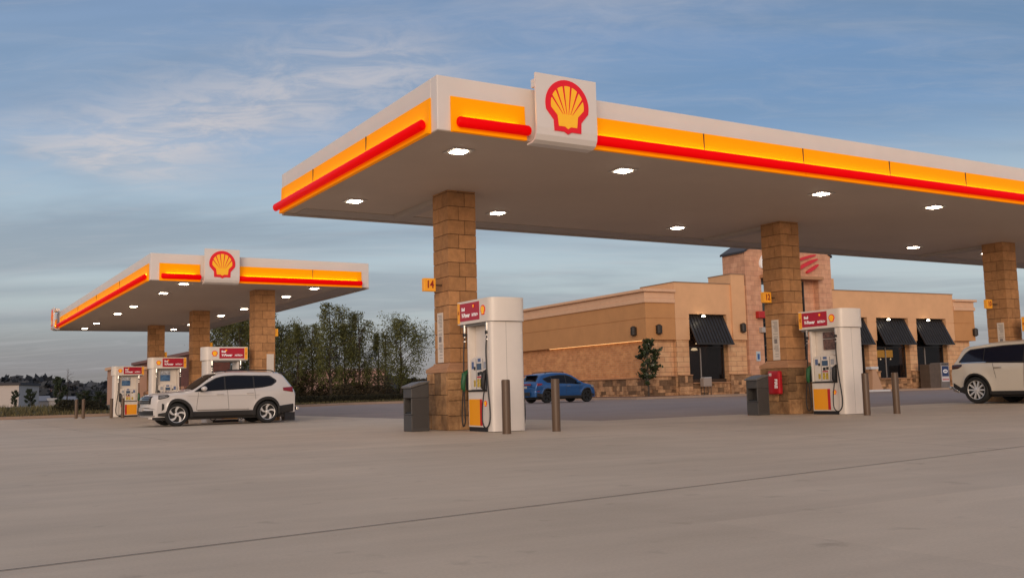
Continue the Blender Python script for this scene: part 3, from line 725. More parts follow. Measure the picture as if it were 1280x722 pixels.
# ------------------------------------------------------------------ cars
def interp(tab, x):
    if x <= tab[0][0]: return tab[0][1]
    for (a, b) in zip(tab, tab[1:]):
        if x <= b[0]: return a[1]+(b[1]-a[1])*(x-a[0])/(b[0]-a[0])
    return tab[-1][1]
def smooth_interp(tab, x):
    """monotone-ish cubic through table"""
    if x <= tab[0][0]: return tab[0][1]
    if x >= tab[-1][0]: return tab[-1][1]
    for i in range(len(tab)-1):
        if x <= tab[i+1][0]:
            x0, y0 = tab[i]; x1, y1 = tab[i+1]; h = x1-x0
            s = (y1-y0)/h
            s0 = (y0-tab[i-1][1])/(x0-tab[i-1][0]) if i else s
            s2 = (tab[i+2][1]-y1)/(tab[i+2][0]-x1) if i+2 < len(tab) else s
            m0 = 0 if s*s0 <= 0 else 2*s*s0/(s+s0); m1 = 0 if s*s2 <= 0 else 2*s*s2/(s+s2)
            t = (x-x0)/h
            return (2*t**3-3*t*t+1)*y0+(t**3-2*t*t+t)*h*m0+(-2*t**3+3*t*t)*y1+(t**3-t*t)*h*m1
PLAST = mat('black_plastic', (.018, .016, .015), .55)
GLASSD = mat('tinted_glass', (.006, .005, .006), .08, spec=.32)
TYRE = mat('tyre_rubber', (.012, .012, .012), .8)
RIMS = mat('alloy_silver', (.72, .70, .68), .35, .6); RIMD = mat('alloy_dark', (.03, .03, .03), .4, .5)
LAMPC = mat('headlamp_clear', (.35, .36, .38), .08, .3); LAMPR = mat('tail_lamp_red', (.22, .006, .01), .15, coat=.6)
class Car:
    def __init__(s, top, lo_f, lo, lo_r, wmax, axf, axr, ra, xf, xr, belt, tumble=.20, kf=.30, kr=.16, w_plan=None):
        s.top, s.wmax, s.axf, s.axr, s.ra, s.xf, s.xr, s.belt, s.tumble, s.kf, s.kr = top, wmax, axf, axr, ra, xf, xr, belt, tumble, kf, kr
        s.lof, s.lo0, s.lor = lo_f, lo, lo_r; s.wp = w_plan or [(-9, 1), (9, 1)]
    def hi(s, x): return smooth_interp(s.top, x)
    def lo(s, x):
        z = s.lo0
        if x > s.axf: z = max(z, s.lo0+(s.lof-s.lo0)*sst((x-s.axf)/(s.xf-s.axf)))
        if x < s.axr: z = max(z, s.lo0+(s.lor-s.lo0)*sst((s.axr-x)/(s.axr-s.xr)))
        for a in (s.axf, s.axr):
            if abs(x-a) < s.ra: z = max(z, s.wr+math.sqrt(s.ra**2-(x-a)**2)*1.0)
        return z
    def W(s, x, z):
        w = s.wmax*interp(s.wp, x)
        if z > s.belt: w *= 1-s.tumble*((z-s.belt)/.62)**1.15
        else:
            k = (s.belt-z)/.6; w *= 1-.035*max(0, k-.35)**1.3*2
            w -= .018*math.exp(-((z-s.belt+.28)/.10)**2)*0.6
        for a in (s.axf, s.axr):
            dd = math.hypot(x-a, z-s.wr); w += .022*math.exp(-((dd-s.ra-.03)/.09)**2)
        return w
    def shift(s, x, y, w):
        """round the nose and tail in plan"""
        t = abs(y)/max(w, .1)
        if x > s.axf: return -s.kf*sst((x-s.axf)/(s.xf-s.axf))*t**2.6
        if x < s.axr: return s.kr*sst((s.axr-x)/(s.axr-s.xr))*t**2.6
        return 0
    def P(s, x, y, z, w=None):
        w = w or s.W(x, z); return (x+s.shift(x, y, w), y, z)
    def section(s, x):
        lo, hi = s.lo(x), s.hi(x); pts = []; r = min(.11, (hi-lo)*.3) if hi > s.belt+.25 else min(.10, (hi-lo)*.35)
        nz = 13
        for k in range(nz+1):
            z = lo+(hi-r-lo)*k/nz; pts.append((s.W(x, z), z))
        we = s.W(x, hi-r)
        for k in range(1, 6):
            a = PI/2*k/5; pts.append((we-r*1.35*(1-math.cos(a)), hi-r+r*math.sin(a)*.82))
        y0 = pts[-1][0]; z0 = pts[-1][1]
        for k in range(1, 7):
            t = k/6; pts.append((y0*(1-t), z0+.18*r+.0+(.022)*(1-(1-t)**2)-.0))
        return pts
def build_car(name, label, paint, c, loc, rz, scale, windows, glass_side, wheel_r, rim_r, rim_kind, screen, rear_glass, extras, group=None, mirror_x=.85, seams=(), handles=(), clad=.09, rails=True, rimm=None, winglass=None):
    t = thing(name, label, 'car', loc, rz, group, scale)
    xs = sorted(set([round(c.xr+(c.xf-c.xr)*i/110, 4) for i in range(111)]+[round(a+c.ra*k, 4) for a in (c.axf, c.axr) for k in (-.999, -.98, -.94, -.87, .87, .94, .98, .999)]+[c.xf-.01, c.xf-.03, c.xr+.01, c.xr+.03]))
    V = []; n = None; F = []; M_ = []
    for x in xs:
        sec = c.section(x); ring = []
        w0 = sec[0][0]
        ring = [(y, z) for y, z in sec]+[(-y, z) for y, z in sec[:-1][::-1]]
        n = len(ring)
        for y, z in ring: V.append(c.P(x, y, z))
    for i in range(len(xs)-1):
        for k in range(n):
            F.append((i*n+k, i*n+(k+1) % n, (i+1)*n+(k+1) % n, (i+1)*n+k)); M_.append(1 if k == n-1 else 0)
    m_ = len(c.section(0))
    mb = MB(); mb.v = V; mb.f = F; mb.m = M_; mb.t = [0]*len(F)
    for base in (0, (len(xs)-1)*n):        # nose and tail caps, gridded across
        for k in range(m_-1):
            a, b = base+k, base+k+1; a2, b2 = base+n-1-k, base+n-2-k
            if k == m_-2: mb.f.append((a, b, a2)); mb.m.append(0); mb.t.append(0); continue
            K = 6; A = V[a]; B = V[b]; A2 = V[a2]; B2 = V[b2]
            x0 = xs[0] if base == 0 else xs[-1]
            def pt(P_, Q_, u):
                y = P_[1]+(Q_[1]-P_[1])*u; z = P_[2]; return c.P(x0, y, z, abs(P_[1]))
            o = len(mb.v)
            for u in range(K+1): mb.v += [pt(A, A2, u/K), pt(B, B2, u/K)]
            for u in range(K): mb.f.append((o+2*u, o+2*u+1, o+2*u+3, o+2*u+2)); mb.m.append(0); mb.t.append(0)
    body = mb.build('body', [paint, PLAST], t, smooth=True)
    wd = body.modifiers.new('weld', 'WELD'); wd.merge_threshold = .0004
    # generic panel lying on the side surface
    def side_panel(nm, poly_lo, poly_hi, m, par, off=.006, s=1, x0=None, x1=None, nx=None, nz=5, thick=.0):
        x0 = x0 if x0 is not None else max(poly_lo[0][0], poly_hi[0][0]); x1 = x1 if x1 is not None else min(poly_lo[-1][0], poly_hi[-1][0])
        nx = nx or max(2, int((x1-x0)/.05)); q = MB(); vs = []
        for i in range(nx+1):
            x = x0+(x1-x0)*i/nx; zl, zh = interp(poly_lo, x), interp(poly_hi, x)
            for k in range(nz+1):
                z = zl+(zh-zl)*k/nz; w = c.W(x, z)
                p = c.P(x, s*(w+off), z, w); vs.append(p)
        q.add(vs, [(i*(nz+1)+k, (i+1)*(nz+1)+k, (i+1)*(nz+1)+k+1, i*(nz+1)+k+1) for i in range(nx) for k in range(nz)])
        o = q.build(nm, m, par, smooth=True)
        if thick:
            so_ = o.modifiers.new('thick', 'SOLIDIFY'); so_.thickness = thick; so_.offset = 0
        return o
    for s in (1, -1):
        surround = side_panel('window_band', glass_side[0], glass_side[1], PLAST, t, .004, s, nx=46)
        for (wl, wh) in windows: side_panel('side_window', wl, wh, winglass or GLASSD, t, .009, s, nx=24)
        # lower cladding: sills + arches
        if clad:
            side_panel('sill_cladding', [(c.axr+c.ra-.02, c.lo0-.03), (c.axf-c.ra+.02, c.lo0-.03)], [(c.axr+c.ra-.02, c.lo0+clad*1.5), (c.axf-c.ra+.02, c.lo0+clad*1.5)], PLAST, t, .012, s, thick=.012)
            for a in (c.axf, c.axr):
                q = MB(); K = 30; vs = []
                for k in range(K+1):
                    an = RAD(-12)+RAD(204)*k/K
                    for rr, of in ((c.ra-.012, .0), (c.ra-.01, .022), (c.ra+clad*.75, .020), (c.ra+clad*.85, .004)):
                        x, z = a+rr*math.cos(an), c.wr+rr*math.sin(an)
                        z = max(z, .2); w = c.W(x, max(z, c.lo0)); vs.append(c.P(x, s*(w+of), z, w))
                q.add(vs, [(k*4+j, (k+1)*4+j, (k+1)*4+j+1, k*4+j+1) for k in range(K) for j in range(3)]); q.build('wheel_arch', PLAST, t, smooth=True)
        for sm in seams:
            pts = [c.P(x, s*(c.W(x, z)+.003), z, c.W(x, z)) for x, z in [(sm[0]+(sm[1]-sm[0])*k/10, sm[2]+(sm[3]-sm[2])*k/10) for k in range(11)]]
            q = MB(); q.tube(pts, .0045, 4); q.build('door_seam', DARK, t)
        for hx, hz in handles:
            w = c.W(hx, hz); q = MB(); q.tube([(hx-.11, s*(w+.006), hz), (hx-.09, s*(w+.035), hz+.004), (hx+.09, s*(w+.035), hz+.004), (hx+.11, s*(w+.006), hz)], .014, 8)
            q.build('door_handle', paint if rimm is None else CHROME, t, smooth=True)
        w = c.W(mirror_x, c.belt+.05); q = MB()
        q.lathe([(0, -.11), (.06, -.10), (.085, -.04), (.088, .03), (.075, .09), (.04, .115), (0, .12)], 'y', 16)
        q.v = [(x*1.05+mirror_x+(-.04 if True else 0), y*1.15+s*(w+.16), z*.9+c.belt+.13) for x, y, z in q.v]
        mr = q.build('wing_mirror', paint, t, smooth=True)
        q = MB(); q.box((mirror_x-.03, min(s*(w-.03), s*(w+.12)), c.belt+.03), (mirror_x+.05, max(s*(w-.03), s*(w+.12)), c.belt+.07)); q.build('mirror_arm', PLAST, mr)
        if rails:
            xr_ = [rails[0]+(rails[1]-rails[0])*k/16 for k in range(17)]
            q = MB(); q.tube([(x, s*(c.W(x, c.hi(x)-.1)-.13), c.hi(x)+(.045 if 0 < i < 16 else .0)) for i, x in enumerate(xr_)], .018, 8); q.build('roof_rail', rails[2], t, smooth=True)
    # windscreen and tailgate glass lie on the top strip
    def top_panel(nm, x0, x1, m, inset=.10, off=.006, endz=None, wy=None):
        q = MB(); vs = []; nx, ny = 14, 12
        for i in range(nx+1):
            x = x0+(x1-x0)*i/nx; hi = c.hi(x); sec = c.section(x)[::-1]
            lim = c.W(x, hi-.1)-inset if wy is None else wy
            for k in range(ny+1):
                y = -lim+2*lim*k/ny
                z = None
                for (ya, za), (yb, zb) in zip(sec, sec[1:]):
                    if ya <= abs(y) <= yb+1e-9: z = za+(zb-za)*(abs(y)-ya)/max(1e-6, yb-ya); break
                if z is None: z = hi
                w = c.W(x, hi); p = c.P(x, y, z, w)
                sl = (c.hi(x+.02)-c.hi(x-.02))/.04; nn_ = math.hypot(sl, 1)
                vs.append((p[0]-sl/nn_*off, p[1], p[2]+off/nn_))
        q.add(vs, [(i*(ny+1)+k, (i+1)*(ny+1)+k, (i+1)*(ny+1)+k+1, i*(ny+1)+k+1) for i in range(nx) for k in range(ny)])
        return q.build(nm, m, t, smooth=True)
    top_panel('windscreen', screen[0], screen[1], GLASSD, .07)
    if rear_glass: top_panel('rear_window', rear_glass[0], rear_glass[1], GLASSD, .14)
    # wheels
    for a in (c.axf, c.axr):
        for s in (1, -1):
            R, rr = wheel_r, rim_r; wy = c.wmax-.02
            w_ = thing_part('wheel', t, (a, s*(wy-.12), R), 0 if s > 0 else PI)
            q = MB(); q.lathe([(rr*.98, -.11), (R*.90, -.115), (R*.97, -.095), (R, -.06), (R, .06), (R*.97, .095), (R*.90, .118), (rr*1.04, .112), (rr, .10), (rr*.97, .06), (rr*.97, -.11)], 'y', 44)
            q.build('tyre', TYRE, w_, smooth=True)
            q = MB(); q.lathe([(rr*.99, .10), (rr*.94, .10), (rr*.92, .02), (.0, .0)], 'y', 40); rim = q.build('rim', RIMD, w_, smooth=True)
            q = MB(); ns = rim_kind[0]
            for k in range(ns):
                a0 = 2*PI*k/ns
                def pp(rad, an, y): return (rad*math.cos(an), y, rad*math.sin(an))
                if rim_kind[1] == 'swirl':
                    for (da0, da1, w0, w1) in ((0, .33, .10, .20), ):
                        vs = []
                        for u in (0, .25, .5, .75, 1):
                            rad = rr*(.20+.76*u); an = a0+.55*u**1.5; ww = (.075+.20*u)*rr*1.4/rad*.50*(1.0 if u < 1 else .8)
                            vs += [pp(rad, an-ww, .085+.01*u), pp(rad, an+ww, .085+.01*u), pp(rad, an+ww, .03), pp(rad, an-ww, .03)]
                        q.add(vs, [(i*4+j, i*4+(j+1) % 4, (i+1)*4+(j+1) % 4, (i+1)*4+j) for i in range(4) for j in range(4)]+[(0, 1, 2, 3), (16, 17, 18, 19)])
                else:
                    for off_ in ((-.10, .10) if rim_kind[1] == 'double' else (0,)):
                        vs = []
                        for u in (0, 1):
                            rad = rr*(.22+.74*u); an = a0+off_*(1.2 if u else .8); ww = .022/rad
                            vs += [pp(rad, an-ww, .088), pp(rad, an+ww, .088), pp(rad, an+ww, .03), pp(rad, an-ww, .03)]
                        q.add(vs, [(j, (j+1) % 4, 4+(j+1) % 4, 4+j) for j in range(4)]+[(0, 1, 2, 3), (4, 5, 6, 7)])
            q.lathe([(rr*.93, .085), (rr*.93, .10), (rr*.985, .106), (rr*.985, .09)], 'y', 40); q.lathe([(0, .095), (.03, .095), (.06, .088), (.075, .06), (.075, .02)], 'y', 20)
            q.build('spokes', rimm or RIMS, w_, smooth=False, bevel=.002)
    q = MB(); q.box((c.xr+.5, -c.wmax+.22, .19), (c.xf-.5, c.wmax-.22, .42)); q.build('underbody', PLAST, t)
    q = MB()
    for a in (c.axf, c.axr): q.box((a-c.ra, -c.wmax+.30, .30), (a+c.ra, c.wmax-.30, c.wr+c.ra-.05))
    q.build('wheel_well', PLAST, t)
    extras(t, c, side_panel, paint)
    return t
def thing_part(nm, par, loc, rz):
    o = bpy.data.objects.new(nm, None); C.objects.link(o); o.parent = par; o.location = loc; o.rotation_euler = (0, 0, rz); o.empty_display_size = .1
    return o
def front_panel(t, c, nm, z0, z1, y0, y1, m, off=.012, d=.03, name2=None):
    """box following the nose in plan"""
    q = MB(); K = 14; J = 6 if z1-z0 > .06 else 1; vs = []
    for dd in (off, -d):
        for k in range(K+1):
            y = y0+(y1-y0)*k/K
            for j in range(J+1):
                z = z0+(z1-z0)*j/J; w = c.W(c.xf, min(z, .8)); vs.append((nose_x(c, z)+c.shift(c.xf, y, w)+dd, y, z))
    n = J+1; o = n*(K+1); F = [(k*n+j, (k+1)*n+j, (k+1)*n+j+1, k*n+j+1) for k in range(K) for j in range(J)]
    F += [tuple(o+i for i in f) for f in F]
    F += [(k*n, o+k*n, o+(k+1)*n, (k+1)*n) for k in range(K)]+[(k*n+J, (k+1)*n+J, o+(k+1)*n+J, o+k*n+J) for k in range(K)]
    F += [(k*n+j, k*n+j+1, o+k*n+j+1, o+k*n+j) for k in (0, K) for j in range(J)]
    q.add(vs, F)
    return q.build(nm, m, t, smooth=False)
def nose_x(c, z):
    # x on the centreline where the top profile reaches height z
    x = c.xf
    while c.hi(x) < z and x > 0: x -= .005
    return x

WPAINT = mat('pearl_white_paint', (.57, .53, .50), .28, coat=.7)
def atlas_extras(t, c, sp, paint):
    for s in (1, -1):
        # headlamp wrapping the front corner
        sp('headlamp', [(2.0, .945), (2.47, .885)], [(2.0, .98), (2.12, 1.005), (2.47, .985)], mat('lamp_dark_glass', (.05, .05, .055), .08, coat=.6), t, .012, s, nx=14)
        sp('light_signature', [(2.06, .955), (2.46, .905)], [(2.06, .972), (2.46, .925)], LAMPC, t, .018, s, nx=14, nz=1)
        sp('light_signature', [(2.20, .965), (2.46, .945)], [(2.20, .985), (2.46, .972)], LAMPC, t, .018, s, nx=10, nz=1)
        sp('lamp_bezel', [(1.93, .965), (2.0, .93), (2.48, .865)], [(1.93, .99), (2.05, 1.02), (2.48, 1.005)], PLAST, t, .006, s, nx=14)
        sp('lower_intake', [(2.22, .56), (2.34, .50)], [(2.22, .72), (2.34, .74)], PLAST, t, .008, s, nx=6)
        sp('front_corner_cladding', [(c.axf+c.ra, .30), (2.48, .34)], [(c.axf+c.ra, .47), (2.48, .42)], PLAST, t, .012, s, nx=12, thick=.012)
        sp('rear_corner_cladding', [(-2.46, .36), (c.axr-c.ra, .28)], [(-2.46, .62), (c.axr-c.ra, .56)], PLAST, t, .014, s, nx=12, thick=.012)
        sp('tail_lamp', [(-2.44, 1.02), (-2.02, 1.08)], [(-2.44, 1.20), (-2.02, 1.18)], LAMPR, t, .012, s, nx=12, thick=.01)
        sp('side_crease', [(-1.1, .935), (1.25, .955)], [(-1.1, .945), (1.25, .965)], mat('crease_shadow', (.32, .30, .28), .4), t, .003, s, nx=30, nz=1)
        sp('sill_trim', [(-.75, .475), (.95, .475)], [(-.75, .495), (.95, .495)], CHROME, t, .020, s, nx=20, nz=1)
    g = front_panel(t, c, 'grille', .73, .985, -.70, .70, PLAST, .034, .03)
    for z in (.735, .80, .865, .93): front_panel(g, c, 'grille_bar', z, z+.016, -.66, .66, CHROME, .044, .0)
    front_panel(g, c, 'round_badge', .84, .92, -.07, .07, CHROME, .05, .0)
    front_panel(t, c, 'lower_grille', .34, .52, -.78, .78, PLAST, .022)
    front_panel(t, c, 'skid_trim', .33, .37, -.84, .84, CHROME, .034)
    p = front_panel(t, c, 'number_plate', .50, .62, -.26, .26, mat('plate_grey', (.4, .38, .36), .5), .045)
    q = MB(); q.box((-2.56, -.8, .40), (-2.45, .8, .52)); q.build('rear_trim', CHROME, t, bevel=.02)
    q = MB(); q.box((-2.10, -.62, 1.66), (-1.88, .62, 1.70)); q.build('roof_spoiler', PLAST, t, bevel=.012)
at = Car([(-2.52, .95), (-2.47, 1.10), (-2.36, 1.26), (-2.12, 1.56), (-2.00, 1.665), (-1.6, 1.725), (-.8, 1.755), (-.1, 1.75), (.30, 1.68), (.62, 1.50), (1.12, 1.175), (1.30, 1.125), (1.75, 1.09), (2.10, 1.055), (2.32, 1.015), (2.44, .965), (2.50, .87), (2.52, .60)],
         .30, .30, .34, .985, 1.59, -1.39, .43, 2.52, -2.52, 1.06, w_plan=[(-2.52, .94), (-1.9, .985), (-1, 1), (1, 1), (2, .985), (2.52, .95)]); at.wr = .375
build_car('parked_car', 'white three-row SUV with black arches parked before the distant canopy', WPAINT, at, (7.74+.09, 31.05, gz(7.7, 31)+.005), PI+RAD(.5), .917,
    windows=[([(-1.66, 1.36), (-1.50, 1.27), (-1.20, 1.215), (-.95, 1.20)], [(-1.66, 1.46), (-1.46, 1.55), (-.95, 1.575)]),
             ([(-.90, 1.19), (.02, 1.155)], [(-.90, 1.575), (-.30, 1.59), (.02, 1.58)]),
             ([(.07, 1.155), (.98, 1.11)], [(.07, 1.575), (.30, 1.52), (.62, 1.35), (.98, 1.13)])],
    glass_side=([(-1.76, 1.38), (-1.55, 1.25), (-1.20, 1.19), (-.90, 1.165), (1.05, 1.09)], [(-1.76, 1.44), (-1.50, 1.60), (-.90, 1.61), (-.30, 1.625), (.10, 1.60), (.34, 1.54), (.66, 1.37), (1.05, 1.11)]),
    wheel_r=.375, rim_r=.265, rim_kind=(5, 'swirl'), screen=(.30, 1.12), rear_glass=(-2.30, -2.06), extras=atlas_extras, group='cars at the fuel station', mirror_x=.82,
    seams=[(.98, .92, .50, 1.08), (-.08, -.02, .50, 1.15), (-.98, -.93, .80, 1.17), (.98, -.08, .50, .50)], handles=[(.22, 1.0), (-.78, 1.02)], clad=.10, rails=(-1.7, .0, PLAST))

CREAM = mat('cream_pearl_paint', (.62, .565, .48), .28, coat=.7)
BLUEG = mat('blue_reflective_glass', (.008, .010, .022), .06, spec=.42)
def qx_extras(t, c, sp, paint):
    for s in (1, -1):
        sp('tail_lamp', [(-2.47, 1.00), (-2.22, 1.02), (-2.05, 1.08)], [(-2.47, 1.13), (-2.05, 1.135)], mat('smoked_lamp', (.035, .008, .009), .12, coat=.5), t, .012, s, nx=12, thick=.01)
        sp('rear_corner_cladding', [(-2.47, .38), (c.axr-c.ra, .28)], [(-2.47, .60), (-2.2, .46), (c.axr-c.ra, .50)], PLAST, t, .014, s, nx=12, thick=.012)
        sp('bumper_trim', [(-2.50, .36), (-2.28, .30)], [(-2.50, .48), (-2.28, .36)], CHROME, t, .024, s, nx=6, thick=.008)
        sp('chrome_strip', [(-2.1, 1.165), (-1.2, 1.165)], [(-2.1, 1.19), (-1.2, 1.19)], CHROME, t, .014, s, nx=16, nz=1)
        sp('headlamp', [(2.0, .84), (2.44, .84)], [(2.0, .93), (2.44, .92)], LAMPC, t, .010, s, nx=10)
    front_panel(t, c, 'grille', .50, .92, -.5, .5, PLAST, .012)
    q = MB(); q.box((-2.57, -.75, .42), (-2.48, .75, .50)); q.build('rear_trim', CHROME, t, bevel=.02)
qx = Car([(-2.51, .96), (-2.46, 1.12), (-2.30, 1.32), (-2.10, 1.60), (-1.98, 1.655), (-1.5, 1.70), (-.8, 1.755), (-.1, 1.76), (.34, 1.68), (.72, 1.48), (1.20, 1.15), (1.40, 1.10), (1.9, 1.04), (2.3, .93), (2.46, .84), (2.51, .66)],
         .28, .28, .34, .98, 1.56, -1.57, .44, 2.51, -2.51, 1.07, w_plan=[(-2.52, .93), (-1.9, .985), (-1, 1), (1, 1), (2, .98), (2.52, .93)]); qx.wr = .39
build_car('parked_car', 'cream white SUV with dark glass cut off by the right edge', CREAM, qx, (25.18, 14.85, gz(25, 15)+.003), -PI/2, .935,
    windows=[([(-2.12, 1.20), (-1.30, 1.19)], [(-2.12, 1.24), (-1.94, 1.42), (-1.75, 1.53), (-1.30, 1.57)]),
             ([(-1.27, 1.19), (-.10, 1.17)], [(-1.27, 1.57), (-.7, 1.61), (-.10, 1.62)]),
             ([(-.05, 1.17), (1.05, 1.10)], [(-.05, 1.62), (.35, 1.54), (.7, 1.36), (1.05, 1.13)])],
    glass_side=([(-2.20, 1.19), (1.12, 1.08)], [(-2.20, 1.22), (-1.97, 1.45), (-1.78, 1.56), (-1.3, 1.60), (-.7, 1.64), (-.05, 1.65), (.38, 1.56), (.74, 1.38), (1.12, 1.10)]),
    wheel_r=.39, rim_r=.275, rim_kind=(10, 'single'), screen=(.34, 1.20), rear_glass=(-2.34, -2.08), extras=qx_extras, group='cars at the fuel station', mirror_x=.95,
    seams=[(.98, .94, .45, 1.08), (-.12, -.06, .45, 1.16), (-.92, -.99, .72, 1.17)], handles=[(.16, .99), (-.84, 1.01)], clad=.05, rails=False, rimm=RIMS, winglass=BLUEG)

BLUE = mat('metallic_blue_paint', (.012, .085, .26), .30, .35, coat=.7)
def tu_extras(t, c, sp, paint):
    for s in (1, -1):
        sp('tail_lamp', [(-2.20, .93), (-1.75, .99)], [(-2.20, 1.08), (-1.75, 1.06)], LAMPR, t, .012, s, nx=10, thick=.01)
        sp('rear_corner_cladding', [(-2.20, .36), (c.axr-c.ra, .28)], [(-2.20, .55), (c.axr-c.ra, .50)], PLAST, t, .014, s, nx=12, thick=.012)
        sp('reflector', [(-2.2, .62), (-1.98, .62)], [(-2.2, .66), (-1.98, .66)], LAMPR, t, .014, s, nx=6)
        sp('headlamp', [(1.75, .86), (2.15, .80)], [(1.75, .95), (2.15, .92)], LAMPC, t, .010, s, nx=10)
        sp('front_corner_cladding', [(c.axf+c.ra, .3), (2.2, .34)], [(c.axf+c.ra, .50), (2.2, .44)], PLAST, t, .012, s, nx=10, thick=.012)
    q = MB(); q.box((-2.27, -.55, .40), (-2.22, .55, .60)); q.build('rear_bumper_insert', PLAST, t, bevel=.02)
    q = MB(); q.box((-2.262, -.25, .80), (-2.225, .25, .92)); q.build('number_plate', mat('plate_grey', (.4, .38, .36), .5), t)
    q = MB(); q.box((-2.245, -.62, .96), (-2.19, .62, 1.06)); q.build('tail_lamp', LAMPR, t, bevel=.02)
    q = MB(); q.box((-2.10, -.56, 1.49), (-1.72, .56, 1.53)); q.build('roof_spoiler', BLUE, t, bevel=.012)
tu = Car([(-2.24, .88), (-2.20, 1.04), (-2.08, 1.18), (-1.84, 1.44), (-1.70, 1.53), (-1.3, 1.60), (-.6, 1.65), (-.05, 1.64), (.30, 1.55), (.62, 1.38), (1.05, 1.12), (1.25, 1.06), (1.7, .99), (2.0, .92), (2.16, .80), (2.24, .62)],
         .28, .28, .34, .925, 1.36, -1.31, .40, 2.24, -2.24, .98, kf=.34, kr=.22, w_plan=[(-2.3, .92), (-1.6, .98), (-.8, 1), (1, 1), (1.8, .97), (2.3, .90)]); tu.wr = .35
build_car('parked_car', 'metallic blue compact SUV parked nose-in beside the brick store wall', BLUE, tu, (27.75, 41.95, gz(28, 42)-.01), RAD(1), .92,
    windows=[([(-1.55, 1.28), (-1.30, 1.14), (-1.05, 1.10)], [(-1.55, 1.31), (-1.05, 1.43)]),
             ([(-1.0, 1.10), (-.12, 1.06)], [(-1.0, 1.44), (-.5, 1.49), (-.12, 1.49)]),
             ([(-.06, 1.06), (.85, 1.02)], [(-.06, 1.485), (.22, 1.41), (.52, 1.25), (.85, 1.05)])],
    glass_side=([(-1.64, 1.28), (-1.30, 1.10), (-.9, 1.06), (.92, .99)], [(-1.64, 1.32), (-1.05, 1.47), (-.5, 1.52), (-.02, 1.51), (.26, 1.43), (.56, 1.27), (.92, 1.02)]),
    wheel_r=.35, rim_r=.235, rim_kind=(5, 'double'), screen=(.30, 1.05), rear_glass=(-2.10, -1.80), extras=tu_extras, group='cars at the fuel station', mirror_x=.68,
    seams=[(.85, .80, .42, .98), (-.10, -.05, .42, 1.05), (-.85, -.92, .70, 1.08)], handles=[(.10, .90), (-.78, .93)], clad=.07, rails=(-1.3, -.05, PLAST), rimm=RIMD)

# ------------------------------------------------------------------ store building
THB = RAD(-2.2); OX, OY = 35.99, 44.92; GB = .05
store = thing('store_building', 'tan store with a gabled block tower, black awnings and stone foot', 'building', (OX, OY, GB), THB)
def sz(z): return z-GB
rnd = random.Random(77)
BRICKW = bpy.data.materials.new('brick_courses'); BRICKW.use_nodes = True
def brick_mat(m, c1, c2, mort, w, h, ms, bump=.4, vertical_axis='yz'):
    nn, ll = m.node_tree.nodes, m.node_tree.links; b = nn['Principled BSDF']; b.inputs['Roughness'].default_value = .88
    t = nn.new('ShaderNodeTexCoord'); sp = nn.new('ShaderNodeSeparateXYZ'); cb = nn.new('ShaderNodeCombineXYZ'); ll.new(t.outputs['Object'], sp.inputs[0])
    ad = nn.new('ShaderNodeMath'); ll.new(sp.outputs[0], ad.inputs[0]); ll.new(sp.outputs[1], ad.inputs[1])
    ll.new(ad.outputs[0], cb.inputs[0]); ll.new(sp.outputs[2], cb.inputs[1])
    br = nn.new('ShaderNodeTexBrick'); ll.new(cb.outputs[0], br.inputs['Vector'])
    for k, v in (('Color1', (*c1, 1)), ('Color2', (*c2, 1)), ('Mortar', (*mort, 1)), ('Scale', 1.0), ('Mortar Size', ms), ('Brick Width', w), ('Row Height', h), ('Mortar Smooth', .2)): br.inputs[k].default_value = v
    no = nn.new('ShaderNodeTexNoise'); no.inputs['Scale'].default_value = 2.5; no.inputs['Detail'].default_value = 6; ll.new(t.outputs['Object'], no.inputs['Vector'])
    mx = nn.new('ShaderNodeMix'); mx.data_type = 'RGBA'; mx.blend_type = 'OVERLAY'; mx.inputs['Factor'].default_value = .45
    ll.new(br.outputs['Color'], mx.inputs['A']); ll.new(no.outputs['Fac'], mx.inputs['B']); ll.new(mx.outputs['Result'], b.inputs['Base Color'])
    bp = nn.new('ShaderNodeBump'); bp.inputs['Strength'].default_value = bump; bp.inputs['Distance'].default_value = .02; bp.invert = True
    ll.new(br.outputs['Fac'], bp.inputs['Height']); ll.new(bp.outputs[0], b.inputs['Normal'])
brick_mat(BRICKW, (.66, .295, .115), (.52, .215, .08), (.56, .34, .18), .42, .13, .012)
CMU = bpy.data.materials.new('smooth_block_wall'); CMU.use_nodes = True
brick_mat(CMU, (.68, .405, .215), (.60, .335, .17), (.34, .19, .10), .92, .30, .014)
CMUT = bpy.data.materials.new('tower_block_wall'); CMUT.use_nodes = True
brick_mat(CMUT, (.64, .345, .215), (.54, .285, .17), (.42, .22, .14), .62, .31, .012)
BST = mat('wainscot_stone', (.34, .165, .075), .88, noise=(3, .35), bump=(14, .7, .04), tint=.5, col2=(.50, .29, .15))
def B(*bx): 
    m = MB()
    for b_ in bx: m.box(b_[0], b_[1])
    return m
def part(name, m, *bx, bevel=0, par=None): return B(*bx).build(name, m, par or store, bevel=bevel)
DEEP = 18
wins = [(3.22, 6.15), (15.55, 18.45), (19.33, 22.5), (23.34, 26.45)]
# core mass
part('core_wall', WALLIN, ((1.2, 1.2, 0), (7.3, DEEP-.4, sz(5.6))), ((7.3, 4.0, 0), (15.6, DEEP-.4, sz(5.6))), ((15.6, 1.2, 0), (28.6, DEEP-.4, sz(5.6))))
# side brick wall (left) and right
part('brick_wall', BRICKW, ((.30, .62, sz(1.2)), (.9, DEEP, sz(3.46))))
part('block_pier', CMU, ((.30, .32, 0), (2.20, .60, sz(3.46))))
part('block_pier', CMU, ((27.32, .32, 0), (29.3, .60, sz(3.46))), ((29.0, .61, 0), (29.3, DEEP, sz(3.46))))
